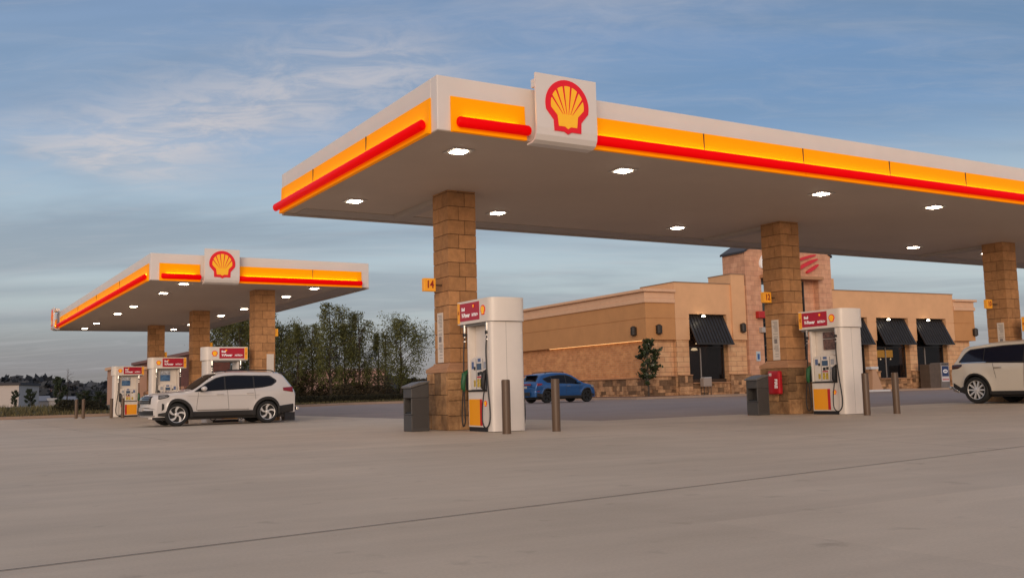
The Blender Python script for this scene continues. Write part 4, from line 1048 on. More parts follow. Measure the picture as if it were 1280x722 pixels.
# overhanging brown stucco box + mouldings
for (u0, u1) in ((0, 2.16), (27.36, 29.6)):
    side = ((0, .30, sz(3.46)), (.9, DEEP, sz(5.64))) if u0 == 0 else ((28.8, .30, sz(3.46)), (29.6, DEEP, sz(5.64)))
    bx = [((u0, 0, sz(3.46)), (u1, .30, sz(4.70))), ((u0, 0, sz(4.74)), (u1, .30, sz(5.64))), (side[0], (side[1][0], side[1][1], sz(4.70))), ((side[0][0], side[0][1], sz(4.74)), side[1]),
          ((u0+.03, .03, sz(4.699)), (u1, .29, sz(4.741))), ((side[0][0]+(.03 if u0 == 0 else 0), .30, sz(4.699)), (side[1][0]-(.03 if u0 else 0), DEEP-.02, sz(4.741)))]
    part('stucco_band', STUCD, *bx)
    e = .09; f = .20
    a0, a1 = (u0-e, u1-.004) if u0 == 0 else (u0+.004, u1+e)
    c0, c1 = (u0-f, u1-.004) if u0 == 0 else (u0+.004, u1+f)
    part('cornice', MOULD, ((a0, -e, sz(5.64)), (a1, .9 if u0 else DEEP, sz(5.90))), ((a0+(.06 if u0 == 0 else 0), -.03, sz(5.90)), (a1-(.06 if u0 else 0), .9 if u0 else DEEP, sz(6.28))),
         ((c0, -f, sz(6.28)), (c1, .95 if u0 else DEEP, sz(6.45))), bevel=.03)
part('cornice', MOULD, ((28.9, .96, sz(5.64)), (29.69, DEEP, sz(5.9))), ((28.9, .96, sz(5.90)), (29.63, DEEP, sz(6.28))), ((28.9, .96, sz(6.28)), (29.8, DEEP, sz(6.45))), bevel=.03)
# wall wash strip under the side box
m = B(((.235, .8, sz(3.445)), (.285, 11.5, sz(3.459)))); m.build('wall_wash_strip', mat('wash_lamp', (1, .8, .5), .5, emit=((1, .58, .24), 2.0)), store)
# stucco parapets with window openings
def wing(u0, u1, ops, ztop, side_v):
    bx = [((u0, 0, sz(5.02)), (u1, .45, sz(ztop)))]
    e = [u0]+[x for o_ in ops for x in o_]+[u1]
    for k in range(0, len(e), 2):
        a, b_ = e[k], e[k+1]
        bx += [((a, 0, sz(3.46)), (b_, .45, sz(4.70))), ((a, 0, sz(4.74)), (b_, .45, sz(5.02))), ((a+.03, .02, sz(4.699)), (b_-.03, .44, sz(4.741)))]
    part('stucco_wall', STUCCO, *bx)
    for k in range(0, len(e), 2):
        part('block_pier', CMU, ((e[k]+.05, .05, 0), (e[k+1]-.05, .46, sz(3.458))))
    part('parapet_cap', mat('parapet_flashing', (.26, .17, .11), .6), ((u0-.03, -.04, sz(ztop)), (u1+.03, .49, sz(ztop)+.05)))
wing(2.18, 7.74, wins[:1], 6.90, 3.4); wing(15.22, 27.34, wins[1:], 6.78, 3)
part('stucco_wall', STUCCO, ((2.18, .46, sz(5.6)), (2.5, 3.4, sz(6.90))), ((27.0, .46, sz(5.6)), (27.34, 3.4, sz(6.78))))
part('parapet_cap', MATS['parapet_flashing'], ((2.15, .50, sz(6.9)), (2.53, 3.4, sz(6.95))))
part('stucco_pier', STUCCO, ((6.52, -.12, sz(3.46)), (7.60, .0-.004, sz(7.52))), ((6.52, .46, sz(6.9)), (7.60, 2.0, sz(7.52))), ((6.52, -.003, sz(6.96)), (7.60, .459, sz(7.52))))
part('parapet_cap', MATS['parapet_flashing'], ((6.49, -.15, sz(7.52)), (7.63, 2.03, sz(7.57))))
part('stucco_pier', STUCCO, ((15.30, 1.0, sz(6.5)), (16.6, 1.5, sz(7.70))))
# stone wainscot
m = MB(); m.box((.24, .33, 0), (7.7, .44, sz(1.1)), 1); 
def front_st(u0, u1, v, z1, rowh=(.14, .34)): rough_blocks(m, u0, u1, 0, sz(z1), lambda a, d, z: (a, v-d, z), rnd, rowh, (.2, .6), .035, .08, .012)
front_st(.2, 2.2, .24, 1.30); front_st(2.2, 3.22, -.10, 1.32); front_st(3.22, 6.15, -.02, .84); front_st(6.15, 7.74, -.12, 1.32)
m.build('stone_wainscot', [BST, MORTAR], store); m = MB()
front_st(15.22, 15.55, -.10, 1.32)
for i, (a, b_) in enumerate(wins[1:]):
    front_st(a, b_, -.02, .84); nx_ = wins[i+2][0] if i < 2 else 27.34; front_st(b_, nx_, -.10, 1.32)
front_st(27.34, 29.4, .24, 1.30)
m.build('stone_wainscot', [BST, MORTAR], store); m = MB()
rough_blocks(m, .25, DEEP, 0, sz(1.20), lambda a, d, z: (.22-d, a, z), rnd, (.14, .34), (.2, .6), .035, .08, .012)
m.build('stone_wainscot', [BST, MORTAR], store, bevel=0)
cp = [((.12, .14, sz(1.30)), (2.19, .31, sz(1.36))), ((2.2, -.20, sz(1.325)), (3.2, .04, sz(1.385))), ((6.17, -.22, sz(1.325)), (7.74, .04, sz(1.385)))]
for i, (a, b_) in enumerate(wins[1:]):
    nx_ = wins[i+2][0] if i < 2 else 27.34; cp.append(((b_+.02, -.20, sz(1.325)), (nx_-.02, .04, sz(1.385))))
part('wainscot_cap', CAPS, *cp, bevel=.01)
part('wainscot_cap', CAPS, ((.12, .32, sz(1.205)), (.32, DEEP, sz(1.265))), bevel=.01)
# windows, each with frame, pane, sill and lit or dark interior
PANE = bpy.data.materials.new('window_glass'); PANE.use_nodes = True
nn, ll = PANE.node_tree.nodes, PANE.node_tree.links; pb = nn['Principled BSDF']; pb.inputs['Base Color'].default_value = (.01, .01, .012, 1); pb.inputs['Roughness'].default_value = .04
tr = nn.new('ShaderNodeBsdfTransparent'); tr.inputs[0].default_value = (.55, .5, .45, 1); mx = nn.new('ShaderNodeMixShader'); mx.inputs[0].default_value = .55
ll.new(tr.outputs[0], mx.inputs[1]); ll.new(pb.outputs[0], mx.inputs[2]); ll.new(mx.outputs[0], nn['Material Output'].inputs[0])
MENU = mat('lit_menu_board', (.4, .2, .03), .6, emit=((1, .50, .06), 4.0), noise=(3, .3)); PEND = mat('pendant_lamp', (1, .9, .7), .5, emit=((1, .85, .6), 9))
WOODI = mat('interior_wood', (.09, .035, .018), .7, noise=(3, .3))
for i, (a, b_) in enumerate(wins):
    w = part('window', FRAME, ((a+.04, .36, sz(.88)), (a+.11, .43, sz(4.98))), ((b_-.11, .36, sz(.88)), (b_-.04, .43, sz(4.98))), ((a+.11, .36, sz(.88)), (b_-.11, .43, sz(.96))),
             ((a+.11, .36, sz(4.90)), (b_-.11, .43, sz(4.98))), ((a+.11, .36, sz(3.0)), (b_-.11, .43, sz(3.06))))
    mu = a+(b_-a)*.36
    part('mullion', mat('mullion_metal', (.25, .22, .20), .4), ((mu-.035, .35, sz(.965)), (mu+.035, .42, sz(2.995))), par=w)
    part('pane', PANE, ((a+.11, .395, sz(.96)), (b_-.11, .41, sz(3.0))), ((a+.11, .395, sz(3.06)), (b_-.11, .41, sz(4.9))), par=w)
    part('sill', CAPS, ((a+.02, -.14, sz(.845)), (b_-.02, .35, sz(.905))), par=w, bevel=.01)
    part('jamb', CMU, ((a-.001, .461, 0), (a+.035, .9, sz(3.4))), ((b_-.035, .461, 0), (b_+.001, .9, sz(3.4))), par=w)
    it = part('interior', WOODI if i == 0 else WALLIN, ((a, 1.15, sz(.9)), (b_, 1.19, sz(4.9))), par=w)
    if i == 0:
        part('column_inside', WOODI, ((a+1.9, .7, sz(.9)), (a+2.55, 1.1, sz(3.2))), par=it)
        for (du, z_, r_) in ((.80, 2.86, .20), ): 
            m = MB(); m.lathe([(0, .16), (.10, .15), (.18, .08), (.20, 0), (0, -.02)], 'z', 20, c=(a+du, .62, sz(z_))); m.build('pendant', PEND, it, smooth=True)
        part('ceiling_lamp', PEND, ((a+1.15, .7, sz(3.25)), (a+1.75, .9, sz(3.32))), par=it)
    if i == 2:
        part('menu_board', MENU, ((a+.12, 1.10, sz(2.35)), (b_-.45, 1.14, sz(2.85))), par=it)
        for k in range(5):
            m = MB(); m.lathe([(0, .05), (.035, .035), (.05, 0), (.035, -.035), (0, -.05)], 'z', 12, c=(a+.25+.5*k, .9, sz(2.22))); m.build('pendant', PEND, it, smooth=True)
    # awning: standing-seam metal, slopes out from the recess
    m = MB(); A0, A1 = (.30, sz(4.98)), (-.62, sz(3.22)); ns = 12; th_ = .03
    for k in range(ns):
        ua, ub = a+.03+(b_-a-.06)*k/ns, a+.03+(b_-a-.06)*(k+1)/ns
        m.add([(ua, A0[0], A0[1]), (ub, A0[0], A0[1]), (ub, A1[0], A1[1]), (ua, A1[0], A1[1]), (ua, A0[0]+.05, A0[1]-.03), (ub, A0[0]+.05, A0[1]-.03), (ub, A1[0]+.05, A1[1]-.03), (ua, A1[0]+.05, A1[1]-.03)],
              [(0, 1, 2, 3), (7, 6, 5, 4), (0, 4, 5, 1), (1, 5, 6, 2), (2, 6, 7, 3), (3, 7, 4, 0)])
        for uu in (ua, ):
            m.add([(uu-.03, A0[0]-.0, A0[1]), (uu+.03, A0[0], A0[1]), (uu+.03, A1[0], A1[1]), (uu-.03, A1[0], A1[1]), (uu-.02, A0[0]-.05, A0[1]+.02), (uu+.02, A0[0]-.05, A0[1]+.02), (uu+.02, A1[0]-.05, A1[1]+.02), (uu-.02, A1[0]-.05, A1[1]+.02)],
                  [(0, 3, 2, 1), (4, 5, 6, 7), (0, 1, 5, 4), (1, 2, 6, 5), (2, 3, 7, 6), (3, 0, 4, 7)])
    # side gables of the awning and drip edge
    for uu in (a+.02, b_-.05):
        m.add([(uu, .30, sz(4.97)), (uu, -.60, sz(3.24)), (uu, .30, sz(3.24)), (uu+.03, .30, sz(4.97)), (uu+.03, -.60, sz(3.24)), (uu+.03, .30, sz(3.24))], [(0, 1, 2), (3, 5, 4), (0, 3, 4, 1), (1, 4, 5, 2), (2, 5, 3, 0)]) if False else None
    m.box((a+.03, -.66, sz(3.14)), (b_-.03, -.60, sz(3.25)))
    m.build('awning', AWN, store)
    m = MB(); gx = a+.85
    m.tube([(gx, .02, sz(5.0)), (gx, -.10, sz(5.02)), (gx, -.28, sz(4.98))], .02); aw = m.build('awning_lamp', FRAME, store)
    m = MB(); m.lathe([(0, .07), (.06, .06), (.12, -.02), (.11, -.05), (0, -.06)], 'z', 16, c=(gx, -.32, sz(4.88))); m.build('lamp_shade', PEND, aw, smooth=True)
# wall sconces: dark louvred cylinders
def sconce(u, v, z, ax):
    m = MB(); q = (u, v, sz(z))
    m.lathe([(0, -.30), (.07, -.30), (.17, -.22), (.17, .22), (.07, .30), (0, .30)], 'z', 12, c=q)
    for k in range(6): m.lathe([(.17, -.02), (.195, -.015), (.195, .015), (.17, .02)], 'z', 12, c=(q[0], q[1], q[2]-.2+.08*k))
    m.box((q[0]-(.12 if ax == 'x' else .03), q[1]-(.03 if ax == 'x' else .12), q[2]-.25), (q[0]+(.12 if ax == 'x' else .16), q[1]+(.16 if ax == 'x' else .12), q[2]+.25))
    m.build('wall_lamp', mat('sconce_bronze', (.03, .024, .02), .5), store)
sconce(-.14, 1.05, 4.02, 'y'); sconce(.85, -.14, 4.06, 'x'); sconce(7.2, -.30, 4.2, 'x'); sconce(29.45, -.14, 4.08, 'x')
# tower
tu0, tu1, TV0, TV1 = 7.76, 15.2, -.10, 2.0
op0, op1 = 9.02, 13.05
part('tower_wall', CMUT, ((tu0, TV0, 0), (op0, TV1, sz(7.4))), ((op1, TV0+.45, 0), (14.0, TV1, sz(7.4))), ((14.0, TV0, 0), (tu1, TV1, sz(7.4))), ((tu0, TV0, sz(7.4)), (tu1, TV1, sz(8.98))))
m = MB(); rz_ = sz(8.98)+.58*(tu1-tu0)/2
m.prism([(tu0, sz(8.981)), (tu1, sz(8.981)), ((tu0+tu1)/2, rz_)], lambda a, z, d: (a, d, z), TV0, TV1); m.build('tower_gable', CMUT, store)
m = MB(); mid = (tu0+tu1)/2
for s, ue in ((-1, tu0), (1, tu1)):
    o_ = -s*.0; ex = ue+s*.12; ez = sz(8.98)-.58*.12
    m.add([(ex, TV0-.08, ez), (mid, TV0-.08, rz_), (mid, TV1+.08, rz_), (ex, TV1+.08, ez), (ex, TV0-.08, ez+.13), (mid, TV0-.08, rz_+.13), (mid, TV1+.08, rz_+.13), (ex, TV1+.08, ez+.13)],
          [(0, 1, 2, 3), (4, 5, 6, 7), (0, 1, 5, 4), (1, 2, 6, 5), (2, 3, 7, 6), (3, 0, 4, 7)])
m.v = [(x, y, z+.012) for x, y, z in m.v]
m.build('tower_roof', ROOFD, store)
part('entrance_shelf', CAPS, ((8.92, -.55, sz(7.36)), (14.05, TV0-.002, sz(7.56))), bevel=.01)
part('tower_stone', [BST], *[]) if False else None
m = MB(); rough_blocks(m, tu0, op0, 0, sz(1.3), lambda a, d, z: (a, TV0-.10-d, z), rnd, (.2, .4), (.25, .6), .03, .09, .01); rough_blocks(m, 14.0, tu1, 0, sz(1.3), lambda a, d, z: (a, TV0-.10-d, z), rnd, (.2, .4), (.25, .6), .03, .09, .01)
m.build('tower_stone', [BST, MORTAR], store)
dr = part('entrance_glazing', FRAME, ((op0+.01, .25, 0), (op0+.10, .35, sz(7.3))), ((op1-.10, .25, 0), (op1-.01, .35, sz(7.3))), ((10.2, .25, 0), (10.28, .35, sz(7.3))), ((11.7, .25, 0), (11.78, .35, sz(7.3))),
     *[((op0+.10, .255, sz(z)), (op1-.10, .345, sz(z)+.09)) for z in (2.3, 3.1, 4.55, 6.2, 7.2)])
part('pane', PANE, ((op0+.1, .29, .02), (op1-.1, .31, sz(7.25))), par=dr)
part('pane', mat('sky_mirror_pane', (.75, .78, .8), .08, 1), ((op0+.11, .27, sz(6.3)), (op0+.75, .288, sz(7.0))), par=dr)  # bright mirror patch over the glazing, stands in for sky reflected in the glass
# tower sign: white script letter and red sweeps, built as raised shapes
def curve_strip(name, pts, w, m, d=(-.12, -.28), par=store, back=None):
    q = MB(); P = [Vector(p) for p in pts]; Lf, Rt = [], []
    K = len(P)
    for i, p in enumerate(P):
        dd = (P[min(i+1, K-1)]-P[max(i-1, 0)]).normalized(); n = Vector((-dd.y, dd.x)); ww = w*(.25+.75*math.sin(PI*(.12+.80*i/(K-1)))) if isinstance(w, float) else w[i]
        Lf.append(p+n*ww/2); Rt.append(p-n*ww/2)
    for i in range(K-1):
        q.prism([tuple(Lf[i]), tuple(Lf[i+1]), tuple(Rt[i+1]), tuple(Rt[i])], lambda a, z, y: (a, y, sz(z)), TV0-.002+d[0]+.1, TV0+d[1]+.1)
    return q.build(name, m, par)
def bez(a, b, c, n=10): return [tuple(Vector(a)*(1-t)**2+Vector(b)*2*t*(1-t)+Vector(c)*t*t) for t in [i/n for i in range(n+1)]]
SRED = mat('sign_red', (.50, .02, .03), .4, emit=((1, .03, .05), .10)); SWH = mat('sign_letter_white', (.8, .78, .74), .5, emit=((1, 1, 1), .10))
curve_strip('sign_sweep', bez((11.6, 8.45), (13.2, 8.95), (13.75, 9.02)), .16, SRED)
curve_strip('sign_sweep', bez((11.9, 7.9), (13.0, 8.5), (13.9, 8.75)), .22, SRED)
curve_strip('sign_sweep', bez((12.9, 7.9-.05), (13.45, 8.1), (13.95, 8.40)), .20, SRED)
curve_strip('sign_letter', bez((9.25, 8.85), (8.85, 8.35), (9.00, 8.05)), .16, SWH); curve_strip('sign_letter', bez((9.0, 8.05), (9.3, 7.95), (9.8, 8.6)), .14, SWH)
curve_strip('sign_letter', bez((9.8, 8.6), (9.7, 8.0), (10.3, 8.2)), .12, SWH); curve_strip('sign_letter', bez((10.3, 8.2), (10.6, 8.8), (11.0, 8.1)), .12, SWH)
# things fixed on the tower face
part('alarm_box', mat('alarm_red', (.45, .02, .02), .4), ((8.42, -.42, sz(4.82)), (9.3, -.105, sz(5.25))), bevel=.03)
part('meter_box', mat('meter_grey', (.40, .37, .34), .5), ((8.66, -.38, sz(3.92)), (9.25, -.105, sz(4.25))), bevel=.02)
sg_ = part('access_sign', mat('sign_pale', (.45, .52, .55), .5), ((8.30, -.135, sz(2.15)), (8.64, -.108, sz(2.75))))
part('access_symbol', mat('sign_blue', (.03, .10, .28), .5), ((8.38, -.142, sz(2.25)), (8.56, -.136, sz(2.60))), par=sg_)

# store pavement and mulch bed
def su(u, v): return OX+u*math.cos(THB)-v*math.sin(THB), OY+u*math.sin(THB)+v*math.cos(THB)
pv = thing('pavement', '', '', (OX, OY, 0), THB); 
for k in ('label', 'category'): del pv[k]
pv['kind'] = 'structure'
m = MB(); m.box((-1.9, -1.45, -.05), (31.5, .36, .155)); m.box((-1.9, .36, -.05), (.25, 18, .155)); m.build('pavement_slab', SIDE, pv, bevel=.02)
m = MB(); m.box((-1.7, -1.25, .155), (2.4, .12, .175)); m.box((-1.7, .12, .155), (.1, 17.5, .175)); m.build('mulch_bed', mat('red_mulch', (.14, .055, .03), .95, noise=(14, .5), bump=(30, 1, .03)), pv)

# ------------------------------------------------------------------ items in front of the store
ib = thing('ice_freezer', 'brown box with a blue and white front graphic by the store window', 'vending box', (*su(22.75, -.95), .155), THB)
m = MB(); m.box((0, -.35, 0), (1.05, .45, 1.62)); m.build('freezer_body', mat('freezer_brown', (.10, .07, .05), .5, noise=(3, .2)), ib, bevel=.015)
m = MB(); m.box((1.052, -.40, 0), (1.95, .42, 1.72)); m.build('machine_body', mat('machine_grey', (.16, .14, .13), .5, noise=(3, .2)), ib, bevel=.02)
m = MB(); m.box((1.12, -.412, .42), (1.88, -.401, 1.50)); gpn = m.build('front_graphic', mat('graphic_pale', (.55, .52, .52), .5), ib)
m = MB(); m.box((1.16, -.42, .78), (1.84, -.4125, 1.48)); m.build('blue_field', mat('graphic_navy', (.02, .04, .12), .5), gpn)
m = MB()
m.lathe([(0, -.005), (.24, -.005), (.24, .003), (0, .003)], 'y', 28, c=(1.5, -.425, 1.13)); m.v = [(x, y, 1.13+(z-1.13)*.55) for x, y, z in m.v]; m.build('white_oval', mat('graphic_white', (.75, .75, .77), .5), gpn)
m = MB(); m.box((1.36, -.437, 1.10), (1.64, -.430, 1.16)); m.build('oval_bar', MATS['graphic_navy'], gpn)
m = MB()
for k in range(5): m.box((1.2+.13*k, -.42, .52), (1.28+.13*k, -.4125, .62))
m.build('red_marks', STK_R, gpn)
m = MB()
for k in range(4): m.box((1.2+.17*k, -.41, 1.58), (1.30+.17*k, -.401, 1.66))
m.build('top_buttons', BLACK, ib)
nb = thing('newspaper_rack', 'small grey rack standing under the first store window', 'rack', (*su(3.62, -.42), .155), THB)
m = MB(); m.box((0, -.2, .50), (.62, .14, 1.0)); m.build('rack_box', mat('rack_grey', (.33, .27, .23), .5), nb, bevel=.02)
m = MB(); m.box((.05, -.21, 1.005), (.60, .10, 1.05)); m.build('rack_lid', mat('rack_top', (.5, .5, .5), .5), nb)
m = MB()
for x in (.03, .55):
    for y in (-.17, .1): m.box((x, y, 0), (x+.03, y+.03, .5))
m.build('leg', FRAME, nb)
rp = thing('sandwich_board', 'pale slanted board leaning by the stone pier behind the second pump', 'sign board', (*su(17.55, -.95), .155), THB)
m = MB(); m.add([(-.05, 0, 0), (.95, 0, 0), (.35, 0, 1.35), (.05, 0, 1.35), (-.05, .5, 0), (.95, .5, 0), (.35, .3, 1.35), (.05, .3, 1.35)], [(0, 1, 2, 3), (7, 6, 5, 4), (0, 4, 5, 1), (1, 5, 6, 2), (2, 6, 7, 3), (3, 7, 4, 0)])
m.build('board', mat('board_peach', (.50, .30, .18), .6), rp, bevel=.01)
m = MB(); m.box((-.15, -.06, 1.352), (.55, .4, 1.52)); m.build('board_top', mat('board_white', (.6, .6, .6), .5), rp, bevel=.01)
m = MB(); m.box((0, 0, 0), (2.1, .18, .14)); ws = m.build('wheel_stop', mat('stop_white', (.62, .60, .58), .6), None, bevel=.03)
ws.location = (*su(14.7, -3.0), .045); ws.rotation_euler = (0, 0, THB); tag(ws, 'white painted wheel stop on the asphalt before the store', 'wheel stop')

# ------------------------------------------------------------------ vegetation
BARK = mat('bark', (.075, .055, .042), .95, noise=(6, .4)); LEAF = mat('birch_leaves', (.088, .092, .030), .75, tint=.55, spec=.2)
LEAFB = mat('brown_leaves', (.042, .030, .013), .75, tint=.5, spec=.2); LEAFG = mat('glossy_leaves', (.022, .034, .012), .6, tint=.5); LEAFD = mat('dark_shrub_leaves', (.030, .026, .012), .85, tint=.5, spec=.2)
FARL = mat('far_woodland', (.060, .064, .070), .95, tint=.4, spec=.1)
def tree_data(seed, H, R, nleaf, lsz, droop=.6, base=.28, limbs=26, lean=0.0, leafaspect=1.8, density=1.0, shape='oval'):
    r = random.Random(seed); tr = MB(); V, F, T = [], [], []
    tp = [(lean*H*(k/8)**2*.2+r.uniform(-.03, .03)*H*.3, r.uniform(-.03, .03)*H*.3, H*.94*k/8) for k in range(9)]; tp[0] = (0, 0, -.1)
    tr.tube(tp, [H*.016*(1-.85*k/8)+.006 for k in range(9)], 7)
    tips = []
    for k in range(limbs):
        f = base+(.97-base)*(k+r.random()*.6)/limbs; z = H*f; j = min(7, int(f/.94*8)); p = Vector(tp[j]).lerp(Vector(tp[j+1]), min(1, f/.94*8-j)) if j < 8 else Vector(tp[8])
        a = r.uniform(0, 2*PI)
        if shape == 'oval': rad = R*math.sin(PI*min(1, (f-base+.14)/(1.12-base)))**.7*r.uniform(.55, 1.1)
        elif shape == 'cone': rad = R*(1-(f-base)/(1.0-base))**.8*r.uniform(.7, 1.1)+.1
        else: rad = R*r.uniform(.6, 1.1)
        rise = rad*r.uniform(.35, .9); q1 = p+Vector((math.cos(a)*rad*.5, math.sin(a)*rad*.5, rise*.7)); q2 = p+Vector((math.cos(a)*rad, math.sin(a)*rad, rise))
        tr.tube([p, q1, q2], [H*.006*(1.1-f)+.006, H*.004*(1.1-f)+.004, .003], 5)
        tips.append((p, q1, q2))
        for _ in range(3):
            s_ = q1.lerp(q2, r.random()); e = s_+Vector((r.uniform(-.4, .4)*rad, r.uniform(-.4, .4)*rad, r.uniform(-.1, .5)*rad)); tr.tube([s_, e], [.006, .002], 4); tips.append((q1, s_, e))
    per = max(1, nleaf//len(tips))
    for (p, q1, q2) in tips:
        tn = r.uniform(-.8, .8)
        for _ in range(int(per*r.uniform(.4, 1.6))):
            t = r.random()**.7; c = (q1.lerp(q2, t) if r.random() < .75 else p.lerp(q1, .3+.7*r.random())) + Vector((r.gauss(0, .07), r.gauss(0, .07), 0))*R
            c.z -= droop*r.random()**1.5*R*.75; c.z += r.gauss(0, .03)*R
            d = Vector((r.gauss(0, .5), r.gauss(0, .5), r.gauss(-.6*min(1, droop*2), .6))).normalized(); n = d.orthogonal().normalized(); n.rotate(__import__('mathutils').Quaternion(d, r.uniform(0, PI)))
            s = lsz*r.uniform(.6, 1.3); o = len(V); l = d*s*leafaspect/2; w = n*s/2
            V += [tuple(c-l), tuple(c+w), tuple(c+l), tuple(c-w)]; F.append((o, o+1, o+2, o+3)); T.append(max(-1, min(1, tn+r.uniform(-.5, .5))))
    return tr, V, F, T
def tree(name, label, loc, data, leafm, group=None, rz=0, cat='tree', scale=1):
    t = thing(name, label, cat, loc, rz, group, scale); tr, V, F, T = data
    tr.build('trunk', BARK, t, smooth=True); mesh_raw('crown', V, F, leafm, t, T); return t
TG = 'trees behind the distant canopy'
dA = tree_data(1, 8.0, 2.0, 7400, .075, 1.2, .20, 34, leafaspect=2.4); dB = tree_data(2, 8.0, 2.05, 6600, .075, 1.1, .18, 32, leafaspect=2.4); dC = tree_data(3, 8.0, 3.2, 11500, .08, .8, .14, 44, leafaspect=2.2)
tA = tree('birch_tree', 'tallest drooping tree left of the near column, behind the lot', (0, 0, 0), dA, LEAF, TG)
tB = tree('birch_tree', 'loose crowned tree just right of the tallest one', (0, 0, 0), dB, LEAF, TG)
tC = tree('birch_tree', 'broad leafy tree nearest the foreground column and its bin', (0, 0, 0), dC, LEAF, TG)
def at_px(x, Y):
    d = fw+r2*((x-640)/FPX); return d.x/d.y*Y
spots = [(tA, 412, 74, 8.1, 'tallest drooping tree left of the near column, behind the lot', 1, .1), (tB, 448, 75, 7.6, 'loose crowned tree just right of the tallest one', 1, .5), (tC, 500, 73, 6.9, 'broad leafy tree nearest the foreground column and its bin', 1, 1.2),
         (tB, 372, 76, 6.7, 'small tree directly right of the distant canopy column', 0, 2.2), (tA, 390, 77, 6.6, 'thin tree between the canopy column and the tallest tree', 0, 3.1), (tB, 330, 78, 7.6, 'tree hidden mostly by the distant column behind the SUV', 0, 4.0),
         (tA, 300, 77, 8.0, 'tree seen between two columns of the distant canopy, right one', 0, 5.0), (tC, 280, 79, 8.2, 'tree seen between two columns of the distant canopy, left one', 0, .9), (tC, 352, 81, 6.8, 'wide tree low behind the distant canopy edge', 0, 2.8),
         (tB, 472, 79, 6.0, 'slim tree in the gap before the broad leafy tree', 0, 1.7), (tB, 430, 78, 6.9, 'tree standing behind the two tallest drooping trees', 0, 5.6)]
for src, px_, Y, h, lb, own, rz in spots:
    x = at_px(px_, Y); loc = (x, Y, .0)
    if own: src.location = loc; src.scale = (h/8,)*3; src['label'] = lb; src.rotation_euler = (0, 0, rz)
    else: copy_tree(src, loc, rz, lb, TG, h/8*random.Random(px_).uniform(.98, 1.02))
# undergrowth and hedge
r = random.Random(8); V, F, T = [], [], []
def leafcloud(cx, cy, z0, h, w, n, sz_):
    for _ in range(n):
        a = r.uniform(0, 2*PI); q = r.random()**.5; zz = r.random(); k = math.sqrt(max(0, 1-zz**2*.9))
        c = Vector((cx+math.cos(a)*q*w*k, cy+math.sin(a)*q*w*k, z0+zz*h)); d = Vector((r.gauss(0, 1), r.gauss(0, 1), r.gauss(0, 1))).normalized(); n_ = d.orthogonal().normalized()
        s = sz_*r.uniform(.6, 1.4); o = len(V); V.extend([tuple(c-d*s), tuple(c+n_*s*.6), tuple(c+d*s), tuple(c-n_*s*.6)]); F.append((o, o+1, o+2, o+3)); T.append(r.uniform(-1, 1))
for k in range(52):
    px_ = 262+(548-262)*k/51; Y = r.uniform(70, 82); leafcloud(at_px(px_, Y), Y, -.05, r.uniform(.9, 2.2), r.uniform(1.0, 1.7), 800, .08)
struct(mesh_raw('undergrowth', V, F, LEAFB, tints=T), 'stuff')['label'] = 'dark brown thicket under the trees'
V, F, T = [], [], []
for k in range(30):
    px_ = 372+(540-372)*k/29; Y = 63.4+.09*k; leafcloud(at_px(px_, Y), Y, .05, .62, .55, 520, .05)
hd = mesh_raw('hedge', V, F, LEAFD, tints=T); tag(hd, 'low dark clipped hedge along the far kerb', 'hedge')
V, F, T = [], [], []
for k, (px_, Y) in enumerate(((88, 62), (112, 62.5), (122, 64))):
    V, F, T = [], [], []; leafcloud(0, 0, -.05, .85-.1*k, .9, 1500, .06); o = mesh_raw('bush', V, F, LEAFD, tints=T); o.location = (at_px(px_, Y), Y, .0)
    tag(o, ['low bush on the verge below the bare topped tree', 'dark round bush left of the far bollard pair', 'small bush directly behind the far bollard pair'][k], 'bush', 'bushes on the verge')
# young tree at the store corner
x, y = su(-.55, -.75)
tree('young_magnolia', 'young glossy tree planted at the store corner in the mulch bed', (x, y, .16), tree_data(11, 3.35, .74, 3300, .10, .12, .20, 34, leafaspect=1.6, shape='oval'), mat('magnolia_leaves', (.030, .042, .013), .35, tint=.6, spec=.6))
# left background trees
dL = tree_data(21, 6, 1.5, 5200, .13, .4, .22, 26)
t1 = tree('verge_tree', 'dark tree with a bare top before the orange buildings', (at_px(78, 100), 100, -.05), dL, LEAFG, 'trees on the left horizon', scale=.52)
bt = tree_data(22, 8, 1.2, 60, .1, .3, .4, 26); tt = thing('bare_tree', 'bare leafless tree rising beside the dark tree at left', 'tree', (at_px(87, 101), 101, -.05), 0, 'trees on the left horizon', .50); bt[0].build('trunk', BARK, tt, smooth=True)
copy_tree(t1, (at_px(41, 92), 92, -.05), 1.3, 'tree in front of the white shed corner, right one', 'trees on the left horizon', .32)
copy_tree(t1, (at_px(22, 90), 90, -.05), 2.5, 'thin tree in front of the white shed wall, left one', 'trees on the left horizon', (.24, .24, .30))
copy_tree(t1, (at_px(108, 98), 98, -.05), 4.1, 'bushy tree right of the orange tower house', 'trees on the left horizon', (.50, .50, .29))
copy_tree(t1, (at_px(128, 96), 96, -.05), .7, 'bushy tree just behind the far bollard pair', 'trees on the left horizon', (.5, .5, .27))
